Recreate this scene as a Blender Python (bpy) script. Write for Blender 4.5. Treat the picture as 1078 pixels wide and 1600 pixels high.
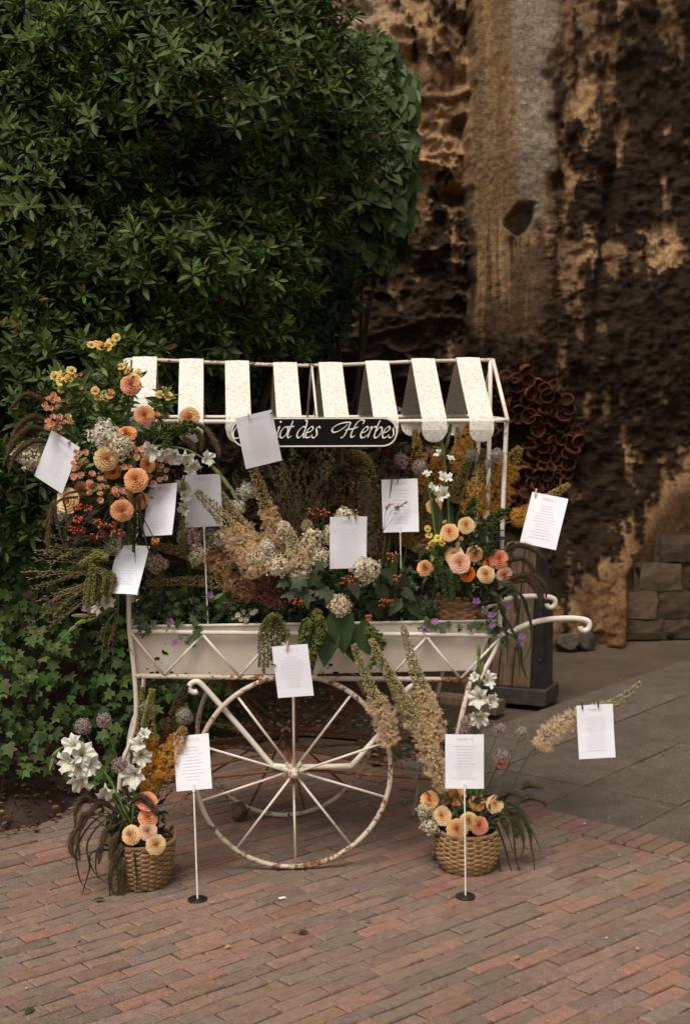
import bpy, math, random
import numpy as np
from mathutils import Vector, Matrix, Quaternion

random.seed(7)
RNG = np.random.default_rng(11)
R = math.radians
scene = bpy.context.scene
for o in list(bpy.data.objects):
    bpy.data.objects.remove(o)

# ------------------------------------------------------------------ camera
FPX, PITCH, CAMH = 2200.0, math.atan(210 / 2200.0), 1.99
cd = bpy.data.cameras.new('camera')
cd.sensor_fit = 'VERTICAL'; cd.sensor_height = 36.0; cd.lens = FPX / 1600.0 * 36.0
cd.clip_start = 0.05; cd.clip_end = 400.0
cd.dof.use_dof = True; cd.dof.focus_distance = 5.6; cd.dof.aperture_fstop = 6.3
cam = bpy.data.objects.new('camera', cd)
scene.collection.objects.link(cam)
cam.location = (0, 0, CAMH); cam.rotation_euler = (math.pi / 2 - PITCH, 0, 0)
scene.camera = cam
scene.render.resolution_x = 689; scene.render.resolution_y = 1024

# ------------------------------------------------------------------ sky, sun, exposure
SUN_ELEV, SUN_AZ = R(60), R(203)      # azimuth clockwise from +Y: behind and left of the camera
w = bpy.data.worlds.new('World'); scene.world = w; w.use_nodes = True
wn = w.node_tree
bg = wn.nodes['Background']
sky = wn.nodes.new('ShaderNodeTexSky'); sky.sky_type = 'NISHITA'; sky.sun_disc = False
sky.sun_elevation = SUN_ELEV; sky.sun_rotation = SUN_AZ
sky.air_density = 1.0; sky.dust_density = 4.0; sky.ozone_density = 1.0
hs = wn.nodes.new('ShaderNodeHueSaturation'); hs.inputs['Saturation'].default_value = 0.06
wm = wn.nodes.new('ShaderNodeMix'); wm.data_type = 'RGBA'; wm.blend_type = 'MULTIPLY'; wm.inputs[0].default_value = 1.0; wm.inputs[7].default_value = (1.0, .925, .83, 1)   # grey-warm overcast
wn.links.new(sky.outputs[0], hs.inputs['Color']); wn.links.new(hs.outputs[0], wm.inputs[6]); wn.links.new(wm.outputs[2], bg.inputs['Color'])
bg.inputs['Strength'].default_value = 0.092
sd = bpy.data.lights.new('sun', 'SUN'); sd.energy = 1.7; sd.angle = R(28); sd.color = (1.0, 0.93, 0.83)
sun = bpy.data.objects.new('sun', sd); scene.collection.objects.link(sun)
sdir = Vector((math.sin(SUN_AZ) * math.cos(SUN_ELEV), math.cos(SUN_AZ) * math.cos(SUN_ELEV), math.sin(SUN_ELEV)))
sun.rotation_euler = (-sdir).to_track_quat('-Z', 'Y').to_euler(); sun.location = sdir * 20
vs = scene.view_settings
vs.view_transform = 'Standard'; vs.look = 'None'; vs.exposure = 0.56; vs.gamma = 1.0; vs.use_curve_mapping = False

# ------------------------------------------------------------------ geometry helpers
def ray(px, py):
    u = (px - 539) / FPX; v = (800 - py) / FPX
    return Vector((u, math.cos(PITCH) + v * math.sin(PITCH), -math.sin(PITCH) + v * math.cos(PITCH)))
CAM = Vector((0, 0, CAMH))
def G(px, py, z=0.0):
    d = ray(px, py); t = (z - CAMH) / d.z
    return CAM + d * t
def P(px, py, Y):
    d = ray(px, py); return CAM + d * (Y / d.y)
YAW = R(5.2)
EX = Vector((math.cos(YAW), math.sin(YAW), 0)); EY = Vector((-math.sin(YAW), math.cos(YAW), 0)); EZ = Vector((0, 0, 1))
O0 = Vector((-0.208, 5.563, 0))
def F(px, py, d=0.0):                      # design point on the plane d metres behind the cart's front wheel
    r = ray(px, py); t = ((O0 - CAM).dot(EY) + d) / r.dot(EY)
    return CAM + r * t
def L(X, d, Z): return O0 + EX * X + EY * d + EZ * Z
def XZ(p): return (p - O0).dot(EX), p.z

def crom(pts, n=6):
    pts = [Vector(p) for p in pts]
    if len(pts) == 2: return [pts[0].lerp(pts[1], i / n) for i in range(n + 1)]
    out = []
    for i in range(len(pts) - 1):
        p0 = pts[max(i - 1, 0)]; p1 = pts[i]; p2 = pts[i + 1]; p3 = pts[min(i + 2, len(pts) - 1)]
        for k in range(n):
            t = k / n
            out.append(0.5 * ((2 * p1) + (p2 - p0) * t + (2 * p0 - 5 * p1 + 4 * p2 - p3) * t * t + (3 * p1 - p0 - 3 * p2 + p3) * t ** 3))
    out.append(pts[-1]); return out

ORG = {}
class MB:
    def __init__(s): s.v = []; s.f = []; s.c = []
    def add(s, vs, fs, col=(1, 1, 1)):
        o = len(s.v); s.v.extend([tuple(v) for v in vs]); s.f.extend([tuple(i + o for i in f) for f in fs])
        if isinstance(col, list): s.c.extend(col)
        else: s.c.extend([tuple(col)] * len(vs))
    def box(s, c, size, rot=None, col=(1, 1, 1), taper=1.0):
        x, y, z = [a / 2 for a in size]; c = Vector(c)
        vs = [Vector((sx * x * (taper if sz > 0 else 1), sy * y * (taper if sz > 0 else 1), sz * z)) for sz in (-1, 1) for sx, sy in ((-1, -1), (1, -1), (1, 1), (-1, 1))]
        if rot: vs = [rot @ v for v in vs]
        s.add([c + v for v in vs], [(3, 2, 1, 0), (4, 5, 6, 7), (0, 1, 5, 4), (1, 2, 6, 5), (2, 3, 7, 6), (3, 0, 4, 7)], col)
    def tube(s, pts, r, n=8, col=(1, 1, 1), closed=False, cap=True, flat=1.0):
        pts = [Vector(p) for p in pts]; m = len(pts)
        rr = r if callable(r) else (lambda t: r)
        tang = []
        for i in range(m):
            if closed: t = pts[(i + 1) % m] - pts[(i - 1) % m]
            else: t = pts[min(i + 1, m - 1)] - pts[max(i - 1, 0)]
            tang.append(t.normalized() if t.length > 1e-9 else Vector((0, 0, 1)))
        a = Vector((0, 0, 1)) if abs(tang[0].z) < .9 else Vector((1, 0, 0))
        nrm = (a - tang[0] * a.dot(tang[0])).normalized()
        vs = []; cs = []
        for i in range(m):
            nrm = nrm - tang[i] * nrm.dot(tang[i])
            nrm = nrm.normalized() if nrm.length > 1e-6 else tang[i].orthogonal().normalized()
            b = tang[i].cross(nrm); q = rr(i / max(m - 1, 1))
            cc = col(i / max(m - 1, 1)) if callable(col) else col
            for k in range(n):
                an = 2 * math.pi * k / n
                vs.append(pts[i] + nrm * (math.cos(an) * q) + b * (math.sin(an) * q * flat)); cs.append(tuple(cc))
        fs = []
        for i in range(m if closed else m - 1):
            for k in range(n):
                fs.append((i * n + k, i * n + (k + 1) % n, ((i + 1) % m) * n + (k + 1) % n, ((i + 1) % m) * n + k))
        if cap and not closed:
            fs.append(tuple(reversed(range(n)))); fs.append(tuple((m - 1) * n + k for k in range(n)))
        s.add(vs, fs, cs)
    def ribbon(s, pts, wfun, up, col=(1, 1, 1)):
        pts = [Vector(p) for p in pts]; m = len(pts); vs = []; cs = []
        for i in range(m):
            t = (pts[min(i + 1, m - 1)] - pts[max(i - 1, 0)]).normalized()
            sd_ = t.cross(up); sd_ = sd_.normalized() if sd_.length > 1e-6 else Vector((1, 0, 0))
            q = wfun(i / (m - 1)); nn = sd_.cross(t)
            cc = col(i / (m - 1)) if callable(col) else col
            vs += [pts[i] - sd_ * q + nn * q * .25, pts[i], pts[i] + sd_ * q + nn * q * .25]; cs += [tuple(cc)] * 3
        fs = []
        for i in range(m - 1):
            fs += [(i * 3, i * 3 + 1, i * 3 + 4, i * 3 + 3), (i * 3 + 1, i * 3 + 2, i * 3 + 5, i * 3 + 4)]
        s.add(vs, fs, cs)
    def octa(s, c, ax, ln, r, col):
        c = Vector(c); ax = Vector(ax).normalized(); u = ax.orthogonal().normalized(); v = ax.cross(u)
        vs = [c - ax * ln * .5, c + u * r, c + v * r, c - u * r, c - v * r, c + ax * ln * .5]
        s.add(vs, [(0, 2, 1), (0, 3, 2), (0, 4, 3), (0, 1, 4), (5, 1, 2), (5, 2, 3), (5, 3, 4), (5, 4, 1)], col)
    def mesh(s, name, org=Vector((0, 0, 0)), smooth=False):
        me = bpy.data.meshes.new(name)
        me.from_pydata([(v[0] - org[0], v[1] - org[1], v[2] - org[2]) for v in s.v], [], s.f)
        ca = me.color_attributes.new('Col', 'FLOAT_COLOR', 'POINT')
        arr = np.ones((len(s.v), 4), dtype=np.float32); arr[:, :3] = np.array(s.c, dtype=np.float32).reshape(-1, 3)
        ca.data.foreach_set('color', arr.ravel())
        if smooth: me.polygons.foreach_set('use_smooth', [True] * len(me.polygons))
        me.update(); return me
    def build(s, name, mat, parent=None, smooth=False, kind=None):
        org = ORG.get(parent.name, Vector((0, 0, 0))) if parent else Vector((0, 0, 0))
        ob = bpy.data.objects.new(name, s.mesh(name, org, smooth))
        return link(ob, mat, parent, org, kind)
def link(ob, mat=None, parent=None, org=None, kind=None):
    scene.collection.objects.link(ob)
    if mat and len(ob.data.materials) == 0: ob.data.materials.append(mat)
    if parent:
        ob.parent = parent; ORG[ob.name] = org
    if kind: ob['kind'] = kind
    return ob
def thing(name, loc, label, cat, group=None):
    o = bpy.data.objects.new(name, None); o.empty_display_size = .05; scene.collection.objects.link(o)
    o.location = loc; ORG[o.name] = Vector(loc); tag(o, label, cat, group); return o
def tag(o, label, cat, group=None):
    o['label'] = label; o['category'] = cat
    if group: o['group'] = group
    return o
def put(name, mesh, parent, pos, rot, scale, color=None):
    """A shared-mesh part at a world position; its parent is an unrotated thing."""
    ob = bpy.data.objects.new(name, mesh); scene.collection.objects.link(ob)
    org = ORG[parent.name]; ob.parent = parent
    ob.location = Vector(pos) - org
    ob.rotation_mode = 'QUATERNION'; ob.rotation_quaternion = rot
    ob.scale = scale if hasattr(scale, '__len__') else (scale,) * 3
    if color: ob.color = (*color, 1)
    return ob
def face_rot(d, spin=None):                 # local +Z looks along d
    q = Vector(d).to_track_quat('Z', 'Y')
    return q @ Quaternion((0, 0, 1), random.uniform(0, 6.28) if spin is None else spin)

def inst_mesh(name, tv, tf, mats, pos, cols, tcol=None):
    """One mesh of many copies of a template: mats (M,3,3), pos (M,3), cols (M,3)."""
    tv = np.asarray(tv, dtype=np.float64); M = len(pos); nv = len(tv)
    V = np.einsum('mij,vj->mvi', mats, tv) + pos[:, None, :]
    loops = []; starts = []; tot = 0; lens = []
    for f in tf:
        loops += list(f); starts.append(tot); lens.append(len(f)); tot += len(f)
    loops = np.array(loops); starts = np.array(starts)
    LV = (loops[None, :] + (np.arange(M) * nv)[:, None]).ravel().astype(np.int32)
    LS = (starts[None, :] + (np.arange(M) * tot)[:, None]).ravel().astype(np.int32)
    me = bpy.data.meshes.new(name)
    me.vertices.add(M * nv); me.vertices.foreach_set('co', V.astype(np.float32).ravel())
    me.loops.add(len(LV)); me.loops.foreach_set('vertex_index', LV)
    me.polygons.add(len(LS)); me.polygons.foreach_set('loop_start', LS)
    me.update(calc_edges=True); me.validate()
    C = np.ones((M, nv, 4), dtype=np.float32); C[:, :, :3] = np.asarray(cols)[:, None, :]
    if tcol is not None: C[:, :, :3] *= np.asarray(tcol)[None, :, None]
    ca = me.color_attributes.new('Col', 'FLOAT_COLOR', 'POINT'); ca.data.foreach_set('color', C.ravel())
    return me
def frames(d, n, sc):
    """(M,3,3) matrices: local y -> d, local z ~ n, scaled by sc."""
    d = d / np.linalg.norm(d, axis=1, keepdims=True)
    x = np.cross(d, n); x /= (np.linalg.norm(x, axis=1, keepdims=True) + 1e-9)
    z = np.cross(x, d)
    return np.stack([x, d, z], axis=2) * np.asarray(sc).reshape(-1, 1, 1)

# leaf templates (length 1 along +y)
LANCE_V = [(0, 0, 0), (.13, .25, .03), (.17, .52, .02), (.1, .8, -.03), (0, 1, -.1), (-.1, .8, -.03), (-.17, .52, .02), (-.13, .25, .03), (0, .4, -.035), (0, .75, -.06)]
LANCE_F = [(0, 1, 8), (1, 2, 8), (2, 3, 9, 8), (3, 4, 9), (4, 5, 9), (5, 6, 8, 9), (6, 7, 8), (7, 0, 8)]
IVY_V = [(0, .28, .0), (0, 0.02, 0), (.28, -.08, -.03), (.5, .12, -.05), (.3, .32, 0), (.52, .58, -.08), (.2, .62, 0), (0, 1, -.1), (-.2, .62, 0), (-.52, .58, -.08), (-.3, .32, 0), (-.5, .12, -.05), (-.28, -.08, -.03)]
IVY_F = [(0, i, i + 1) for i in range(1, 12)] + [(0, 12, 1)]
HEART_V = [(0, .3, -.03), (0, .03, 0), (.22, -.1, .01), (.44, .08, 0), (.45, .36, -.03), (.25, .72, -.05), (0, 1, -.12), (-.25, .72, -.05), (-.45, .36, -.03), (-.44, .08, 0), (-.22, -.1, .01)]
HEART_F = [(0, i, i + 1) for i in range(1, 10)] + [(0, 10, 1)]

def hash2(ix, iy, s):
    h = (ix.astype(np.int64) * 374761393 + iy.astype(np.int64) * 668265263 + s * 1274126177) & 0xffffffff
    h = ((h ^ (h >> 13)) * 1103515245 + 12345) & 0xffffffff
    h = ((h ^ (h >> 16)) * 69069 + 1) & 0xffffffff
    return ((h >> 8) & 0xffff) / 65535.0
def vnoise(x, y, s=0):
    ix = np.floor(x); iy = np.floor(y); fx = x - ix; fy = y - iy
    fx = fx * fx * (3 - 2 * fx); fy = fy * fy * (3 - 2 * fy)
    a = hash2(ix, iy, s); b = hash2(ix + 1, iy, s); c = hash2(ix, iy + 1, s); d = hash2(ix + 1, iy + 1, s)
    return (a * (1 - fx) + b * fx) * (1 - fy) + (c * (1 - fx) + d * fx) * fy
def fbm(x, y, o=4, s=0, g=.5):
    t = 0; a = 1; n = 0
    for i in range(o):
        t = t + a * vnoise(x * 2 ** i, y * 2 ** i, s + i * 17); n += a; a *= g
    return t / n
def sst(a, b, x): 
    t = np.clip((x - a) / (b - a), 0, 1); return t * t * (3 - 2 * t)

# ------------------------------------------------------------------ materials
def new_mat(name, rough=.6, spec=.3):
    m = bpy.data.materials.new(name); m.use_nodes = True; nt = m.node_tree; b = nt.nodes['Principled BSDF']
    b.inputs['Roughness'].default_value = rough; b.inputs['Specular IOR Level'].default_value = spec
    return m, nt, b
def nd(nt, t, **kw):
    n = nt.nodes.new(t)
    for k, v in kw.items():
        if k in n.inputs: n.inputs[k].default_value = v
        else: setattr(n, k, v)
    return n
def noise(nt, scale, detail=4, rough=.55, coord=None, dist=0.0):
    n = nd(nt, 'ShaderNodeTexNoise', Scale=scale, Detail=detail, Roughness=rough, Distortion=dist)
    if coord: nt.links.new(coord, n.inputs['Vector'])
    return n
def ramp(nt, fac, stops):
    r = nt.nodes.new('ShaderNodeValToRGB'); e = r.color_ramp.elements
    while len(e) < len(stops): e.new(.5)
    for i, (p, c) in enumerate(stops):
        e[i].position = p; e[i].color = (*c, 1) if len(c) == 3 else c
    nt.links.new(fac, r.inputs[0]); return r
def mix(nt, fac, a, b, mode='MIX'):
    m = nt.nodes.new('ShaderNodeMix'); m.data_type = 'RGBA'; m.blend_type = mode
    for sock, v in ((m.inputs[0], fac), (m.inputs[6], a), (m.inputs[7], b)):
        if hasattr(v, 'links'): nt.links.new(v, sock)
        elif isinstance(v, (int, float)): sock.default_value = v
        else: sock.default_value = (*v, 1)
    return m.outputs[2]
def bump(nt, b, height, strength=.3, dist=.01):
    n = nd(nt, 'ShaderNodeBump', Strength=strength, Distance=dist); nt.links.new(height, n.inputs['Height'])
    nt.links.new(n.outputs[0], b.inputs['Normal'])
def objco(nt): return nt.nodes.new('ShaderNodeTexCoord').outputs['Object']
def geo_pos(nt): return nt.nodes.new('ShaderNodeNewGeometry').outputs['Position']
def attr_col(nt): return nd(nt, 'ShaderNodeAttribute', attribute_name='Col').outputs['Color']
def attr_mat(name, rough=.6, spec=.3, var=.35, scale=40, transl=0.0, bumps=0):
    m, nt, b = new_mat(name, rough, spec)
    n = noise(nt, scale, 4, .6, geo_pos(nt))
    k = ramp(nt, n.outputs['Fac'], [(.25, (1 - var,) * 3), (.75, (1 + var * .6,) * 3)])
    c = mix(nt, 1.0, attr_col(nt), k.outputs[0], 'MULTIPLY'); nt.links.new(c, b.inputs['Base Color'])
    if bumps: bump(nt, b, n.outputs['Fac'], bumps, .01)
    if transl: add_transl(nt, b, c, transl)
    return m
def add_transl(nt, b, c, fac):
    t = nt.nodes.new('ShaderNodeBsdfTranslucent'); nt.links.new(c, t.inputs['Color'])
    mx = nt.nodes.new('ShaderNodeMixShader'); mx.inputs[0].default_value = fac
    nt.links.new(b.outputs[0], mx.inputs[1]); nt.links.new(t.outputs[0], mx.inputs[2])
    nt.links.new(mx.outputs[0], nt.nodes['Material Output'].inputs['Surface'])
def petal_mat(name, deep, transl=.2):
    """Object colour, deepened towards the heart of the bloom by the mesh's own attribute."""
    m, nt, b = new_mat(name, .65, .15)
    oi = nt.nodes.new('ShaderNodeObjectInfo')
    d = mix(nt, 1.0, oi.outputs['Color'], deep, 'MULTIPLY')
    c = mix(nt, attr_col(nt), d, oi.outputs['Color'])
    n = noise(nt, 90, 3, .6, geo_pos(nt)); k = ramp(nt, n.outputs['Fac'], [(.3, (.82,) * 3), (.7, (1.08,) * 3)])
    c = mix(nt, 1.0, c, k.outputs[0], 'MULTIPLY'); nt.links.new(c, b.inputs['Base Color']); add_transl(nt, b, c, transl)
    return m
M = {}
M['leaf'] = attr_mat('leaf', .5, .3, .3, 30, .12)
M['gloss_leaf'] = attr_mat('glossy_leaf', .5, .26, .3, 25, .14)
M['ivy_leaf'] = attr_mat('ivy_leaf', .6, .18, .35, 40, .1)
M['stem'] = attr_mat('stem', .6, .2, .25, 60)
M['floret'] = attr_mat('floret', .7, .1, .2, 120, .38)
M['dry'] = attr_mat('dry_plant', .85, .1, .3, 90)
M['petal'] = petal_mat('dahlia_petal', (.78, .40, .24))
M['white_petal'] = petal_mat('gladiolus_petal', (.72, .75, .45), .25)
M['small_petal'] = petal_mat('small_petal', (.48, .22, .12), .15)
M['berry'] = attr_mat('berry', .25, .5, .15, 80)
M['soil'] = None
def paint_mat(name, base, rust_lo, dirt=.5, speck=0.0):
    m, nt, b = new_mat(name, .5, .35)
    co = geo_pos(nt)
    big = noise(nt, 5, 5, .65, co); fine = noise(nt, 55, 4, .65, co); sp = noise(nt, 150, 2, .5, co)
    c = mix(nt, ramp(nt, big.outputs['Fac'], [(.35, (0,) * 3), (.75, (dirt,) * 3)]).outputs[0], base, tuple(v * k for v, k in zip(base, (.72, .64, .54))))
    rm = mix(nt, .5, big.outputs['Color'], fine.outputs['Color'])
    bw = nt.nodes.new('ShaderNodeRGBToBW'); nt.links.new(rm, bw.inputs[0])
    rs = ramp(nt, bw.outputs[0], [(rust_lo, (0,) * 3), (rust_lo + .035, (1,) * 3)])
    rustc = ramp(nt, sp.outputs['Fac'], [(.35, (.10, .035, .015)), (.7, (.27, .115, .045))])
    c = mix(nt, rs.outputs[0], c, rustc.outputs[0])
    if speck:
        s2 = noise(nt, 75, 3, .7, co); s3 = noise(nt, 260, 2, .5, co)
        mm = mix(nt, .55, s2.outputs['Color'], s3.outputs['Color']); bw2 = nt.nodes.new('ShaderNodeRGBToBW'); nt.links.new(mm, bw2.inputs[0])
        c = mix(nt, ramp(nt, bw2.outputs[0], [(.40, (speck,) * 3), (.52, (0,) * 3)]).outputs[0], c, (.20, .17, .14))
    nt.links.new(c, b.inputs['Base Color'])
    r = ramp(nt, rs.outputs[0], [(0, (.45,) * 3), (1, (.9,) * 3)]); nt.links.new(r.outputs[0], b.inputs['Roughness'])
    bump(nt, b, bw.outputs[0], .25, .004)
    return m
M['paint'] = paint_mat('white_metal_paint', (.74, .69, .62), .575)
M['paint_rusty'] = paint_mat('rusty_metal_paint', (.60, .525, .44), .515, .9)
M['paint_dark'] = paint_mat('old_rusted_bar', (.26, .2, .16), .44, .8)
M['trough'] = paint_mat('cream_trough_paint', (.74, .675, .60), .615, .5)
M['awning'] = paint_mat('speckled_white_sheet', (.79, .76, .715), .64, .4, .66)
def flat_mat(name, col, rough=.5, spec=.3, var=0.0, scale=30):
    m, nt, b = new_mat(name, rough, spec)
    if var:
        n = noise(nt, scale, 4, .6, geo_pos(nt))
        k = ramp(nt, n.outputs['Fac'], [(.3, tuple(c * (1 - var) for c in col)), (.7, tuple(c * (1 + var) for c in col))])
        nt.links.new(k.outputs[0], b.inputs['Base Color'])
    else: b.inputs['Base Color'].default_value = (*col, 1)
    return m
M['sign_black'] = flat_mat('black_sign_paint', (.004, .004, .004), .6, .15, .3)
M['sign_white'] = flat_mat('white_sign_paint', (.78, .75, .7), .5, .3, .06, 60)
M['card'] = flat_mat('card_paper', (.76, .765, .84), .8, .1, .015, 400)
M['ink'] = flat_mat('grey_ink', (.46, .46, .50), .8, .1)
M['ink_fine'] = flat_mat('pale_grey_ink', (.69, .695, .765), .8, .1)
M['black_metal'] = flat_mat('black_metal', (.016, .015, .014), .45, .4, .4, 12)
M['rod'] = flat_mat('white_rod', (.72, .7, .67), .5, .3, .05)
M['peg'] = flat_mat('wooden_peg', (.55, .38, .25), .7, .2, .2, 80)
M['clip'] = flat_mat('dark_clip', (.03, .032, .035), .4, .4)
def wicker_mat():
    m, nt, b = new_mat('wicker', .65, .25)
    c = attr_col(nt); n = noise(nt, 70, 5, .7, geo_pos(nt))
    k = ramp(nt, n.outputs['Fac'], [(.3, (.6,) * 3), (.7, (1.2,) * 3)])
    nt.links.new(mix(nt, 1.0, c, k.outputs[0], 'MULTIPLY'), b.inputs['Base Color']); return m
M['wicker'] = wicker_mat()
def brick_mat(name, per_object):
    m, nt, b = new_mat(name, .85, .2)
    c = nt.nodes.new('ShaderNodeObjectInfo').outputs['Color'] if per_object else attr_col(nt)
    co = geo_pos(nt)
    a = noise(nt, 26, 5, .65, co); f = noise(nt, 210, 3, .75, co); big = noise(nt, 1.7, 3, .5, co)
    c = mix(nt, 1.0, c, ramp(nt, a.outputs['Fac'], [(.25, (.74,) * 3), (.75, (1.24,) * 3)]).outputs[0], 'MULTIPLY')
    c = mix(nt, 1.0, c, ramp(nt, f.outputs['Fac'], [(.33, (.55,) * 3), (.67, (1.42,) * 3)]).outputs[0], 'MULTIPLY')
    c = mix(nt, ramp(nt, big.outputs['Fac'], [(.4, (0,) * 3), (.75, (.45,) * 3)]).outputs[0], c, (.175, .13, .105))
    nt.links.new(c, b.inputs['Base Color'])
    h = mix(nt, .5, a.outputs['Color'], f.outputs['Color']); bw = nt.nodes.new('ShaderNodeRGBToBW'); nt.links.new(h, bw.inputs[0])
    bump(nt, b, bw.outputs[0], .55, .006); return m
M['brick'] = brick_mat('clay_brick', True); M['brick_v'] = brick_mat('clay_brick_far', False)
def ground_mat(name, a, c, scale=3, fine=120):
    m, nt, b = new_mat(name, .92, .15); co = geo_pos(nt)
    n = noise(nt, scale, 6, .65, co); f = noise(nt, fine, 3, .7, co)
    k = ramp(nt, n.outputs['Fac'], [(.3, a), (.7, c)])
    k2 = mix(nt, 1.0, k.outputs[0], ramp(nt, f.outputs['Fac'], [(.3, (.6,) * 3), (.7, (1.35,) * 3)]).outputs[0], 'MULTIPLY')
    nt.links.new(k2, b.inputs['Base Color']); bump(nt, b, f.outputs['Fac'], .5, .008); return m
M['joint'] = ground_mat('sand_joint', (.026, .024, .010), (.062, .048, .034), 5)
M['soil'] = ground_mat('bed_soil', (.022, .015, .01), (.06, .04, .026), 6)
M['dirt'] = ground_mat('bare_ground', (.068, .049, .034), (.115, .083, .058), 2.2)
def cliff_mat():
    m, nt, b = new_mat('cliff_rock', .9, .15); co = geo_pos(nt)
    mp = nd(nt, 'ShaderNodeMapping'); mp.inputs['Scale'].default_value = (1, 1, .14); nt.links.new(co, mp.inputs[0])
    a = noise(nt, 30, 6, .7, co); s_ = noise(nt, 42, 5, .7, mp.outputs[0], .4); g = noise(nt, 110, 3, .7, co)
    c = mix(nt, 1.0, attr_col(nt), ramp(nt, a.outputs['Fac'], [(.28, (.45,) * 3), (.72, (1.5,) * 3)]).outputs[0], 'MULTIPLY')
    c = mix(nt, 1.0, c, ramp(nt, s_.outputs['Fac'], [(.3, (.80, .79, .78)), (.7, (1.18, 1.18, 1.18))]).outputs[0], 'MULTIPLY')
    c = mix(nt, 1.0, c, ramp(nt, g.outputs['Fac'], [(.3, (.75,) * 3), (.7, (1.25,) * 3)]).outputs[0], 'MULTIPLY')
    nt.links.new(c, b.inputs['Base Color'])
    h = mix(nt, .22, a.outputs['Color'], s_.outputs['Color']); h = mix(nt, .3, h, g.outputs['Color']); bw = nt.nodes.new('ShaderNodeRGBToBW'); nt.links.new(h, bw.inputs[0])
    bump(nt, b, bw.outputs[0], 1.0, .06); return m
M['cliff'] = cliff_mat()
def slab_mat():
    m, nt, b = new_mat('concrete_slab', .88, .2); co = geo_pos(nt)
    a = noise(nt, 7, 5, .65, co); f = noise(nt, 260, 2, .6, co); g = noise(nt, 120, 3, .8, co); st_ = noise(nt, 2.2, 3, .5, co)
    c = mix(nt, 1.0, nt.nodes.new('ShaderNodeObjectInfo').outputs['Color'], ramp(nt, a.outputs['Fac'], [(.3, (.78,) * 3), (.7, (1.2,) * 3)]).outputs[0], 'MULTIPLY')
    c = mix(nt, 1.0, c, ramp(nt, f.outputs['Fac'], [(.35, (.45,) * 3), (.65, (1.6,) * 3)]).outputs[0], 'MULTIPLY')
    c = mix(nt, 1.0, c, ramp(nt, g.outputs['Fac'], [(.35, (.6,) * 3), (.65, (1.4,) * 3)]).outputs[0], 'MULTIPLY')
    c = mix(nt, ramp(nt, st_.outputs['Fac'], [(.5, (0,) * 3), (.75, (.55,) * 3)]).outputs[0], c, (.06, .046, .034))
    nt.links.new(c, b.inputs['Base Color']); bump(nt, b, g.outputs['Fac'], .5, .006); return m
M['slab'] = slab_mat()

# ================================================================== THE SETTING
# ------------------------------------------------------------------ ground sheets
def sheet(name, poly, z, mat):
    mb = MB(); mb.add([(x, y, z) for x, y in poly], [tuple(range(len(poly)))]); o = mb.build(name, mat); o['kind'] = 'structure'; return o
sheet('ground', [(-150, -150), (150, -150), (150, 150), (-150, 150)], -.035, M['dirt'])

B1 = Vector((.839, 6.185)); BD = Vector((math.cos(R(-42)), math.sin(R(-42)))); BN = Vector((-BD.y, BD.x))
def bside(p): return (Vector((p[0], p[1])) - B1).dot(BN)
BED = [(-9, 3.2), (-4.2, 4.3), (-2.6, 5.2)] + [tuple(G(a, b).xy) for a, b in ((0, 1312), (62, 1300), (115, 1268), (185, 1252), (262, 1228), (340, 1172), (410, 1150), (480, 1143), (560, 1150))]
def bed_y(x):
    for (x0, y0), (x1, y1) in zip(BED, BED[1:]):
        if x0 <= x <= x1: return y0 + (y1 - y0) * (x - x0) / (x1 - x0)
    return BED[0][1] if x < BED[0][0] else 99.0
brick_paving = sheet('brick_paving', [(-9, -3), (9, -3), (9, 0)] + [tuple((B1 + BD * s + BN * .1)) for s in (9, -3)] + [(-9, 8)], -.014, M['joint'])

def clip(poly, side_fn):
    out = []
    for i in range(len(poly)):
        a, b = poly[i], poly[(i + 1) % len(poly)]; sa, sb = side_fn(a), side_fn(b)
        if sa >= 0: out.append(a)
        if sa * sb < 0:
            t = sa / (sa - sb); out.append((a[0] + (b[0] - a[0]) * t, a[1] + (b[1] - a[1]) * t))
    return out
def prism(mb, poly, z0, z1, bev, col=(1, 1, 1), jit=0.0):
    n = len(poly); cx = sum(p[0] for p in poly) / n; cy = sum(p[1] for p in poly) / n
    def ins(p, d):
        l = math.hypot(p[0] - cx, p[1] - cy) or 1; return (p[0] - (p[0] - cx) / l * d * 1.4, p[1] - (p[1] - cy) / l * d * 1.4)
    vs = [(x, y, z0) for x, y in poly] + [(x, y, z1 - bev) for x, y in poly] + [(*ins(p, bev), z1 + random.uniform(-jit, jit)) for p in poly]
    fs = []
    for k in range(2):
        for i in range(n):
            j = (i + 1) % n; fs.append((k * n + i, k * n + j, (k + 1) * n + j, (k + 1) * n + i))
    fs.append(tuple(2 * n + i for i in range(n))); mb.add(vs, fs, col)

RA = R(41.2); RD = Vector((math.cos(RA), math.sin(RA))); RNm = Vector((-RD.y, RD.x))
BL, BW, PL, PW = .2045, .0635, .209, .0685
brick_meshes = []
for k in range(8):
    mb = MB(); j = lambda s=.004: random.uniform(-s, s)
    hl, hw = BL / 2, BW / 2
    poly = []
    for (x0, y0, x1, y1) in ((-hl, -hw, hl, -hw), (hl, -hw, hl, hw), (hl, hw, -hl, hw), (-hl, hw, -hl, -hw)):
        poly.append((x0 + j(), y0 + j(.002)))
        if abs(x1 - x0) > .1: poly.append((x0 + (x1 - x0) * random.uniform(.3, .7), y0 + j(.002)))
    prism(mb, poly, -.03, 0, .0045, jit=.0018); brick_meshes.append(mb.mesh('brick')); brick_meshes[-1].materials.append(M['brick'])
def brick_col():
    t = random.random()
    if t < .15: c = (.238, .132, .098)
    elif t < .45: c = (.212, .136, .105)
    elif t < .80: c = (.190, .131, .104)
    else: c = (.170, .124, .102)
    v = random.uniform(.85, 1.15); return tuple(a * v * random.uniform(.95, 1.05) for a in c)
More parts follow.
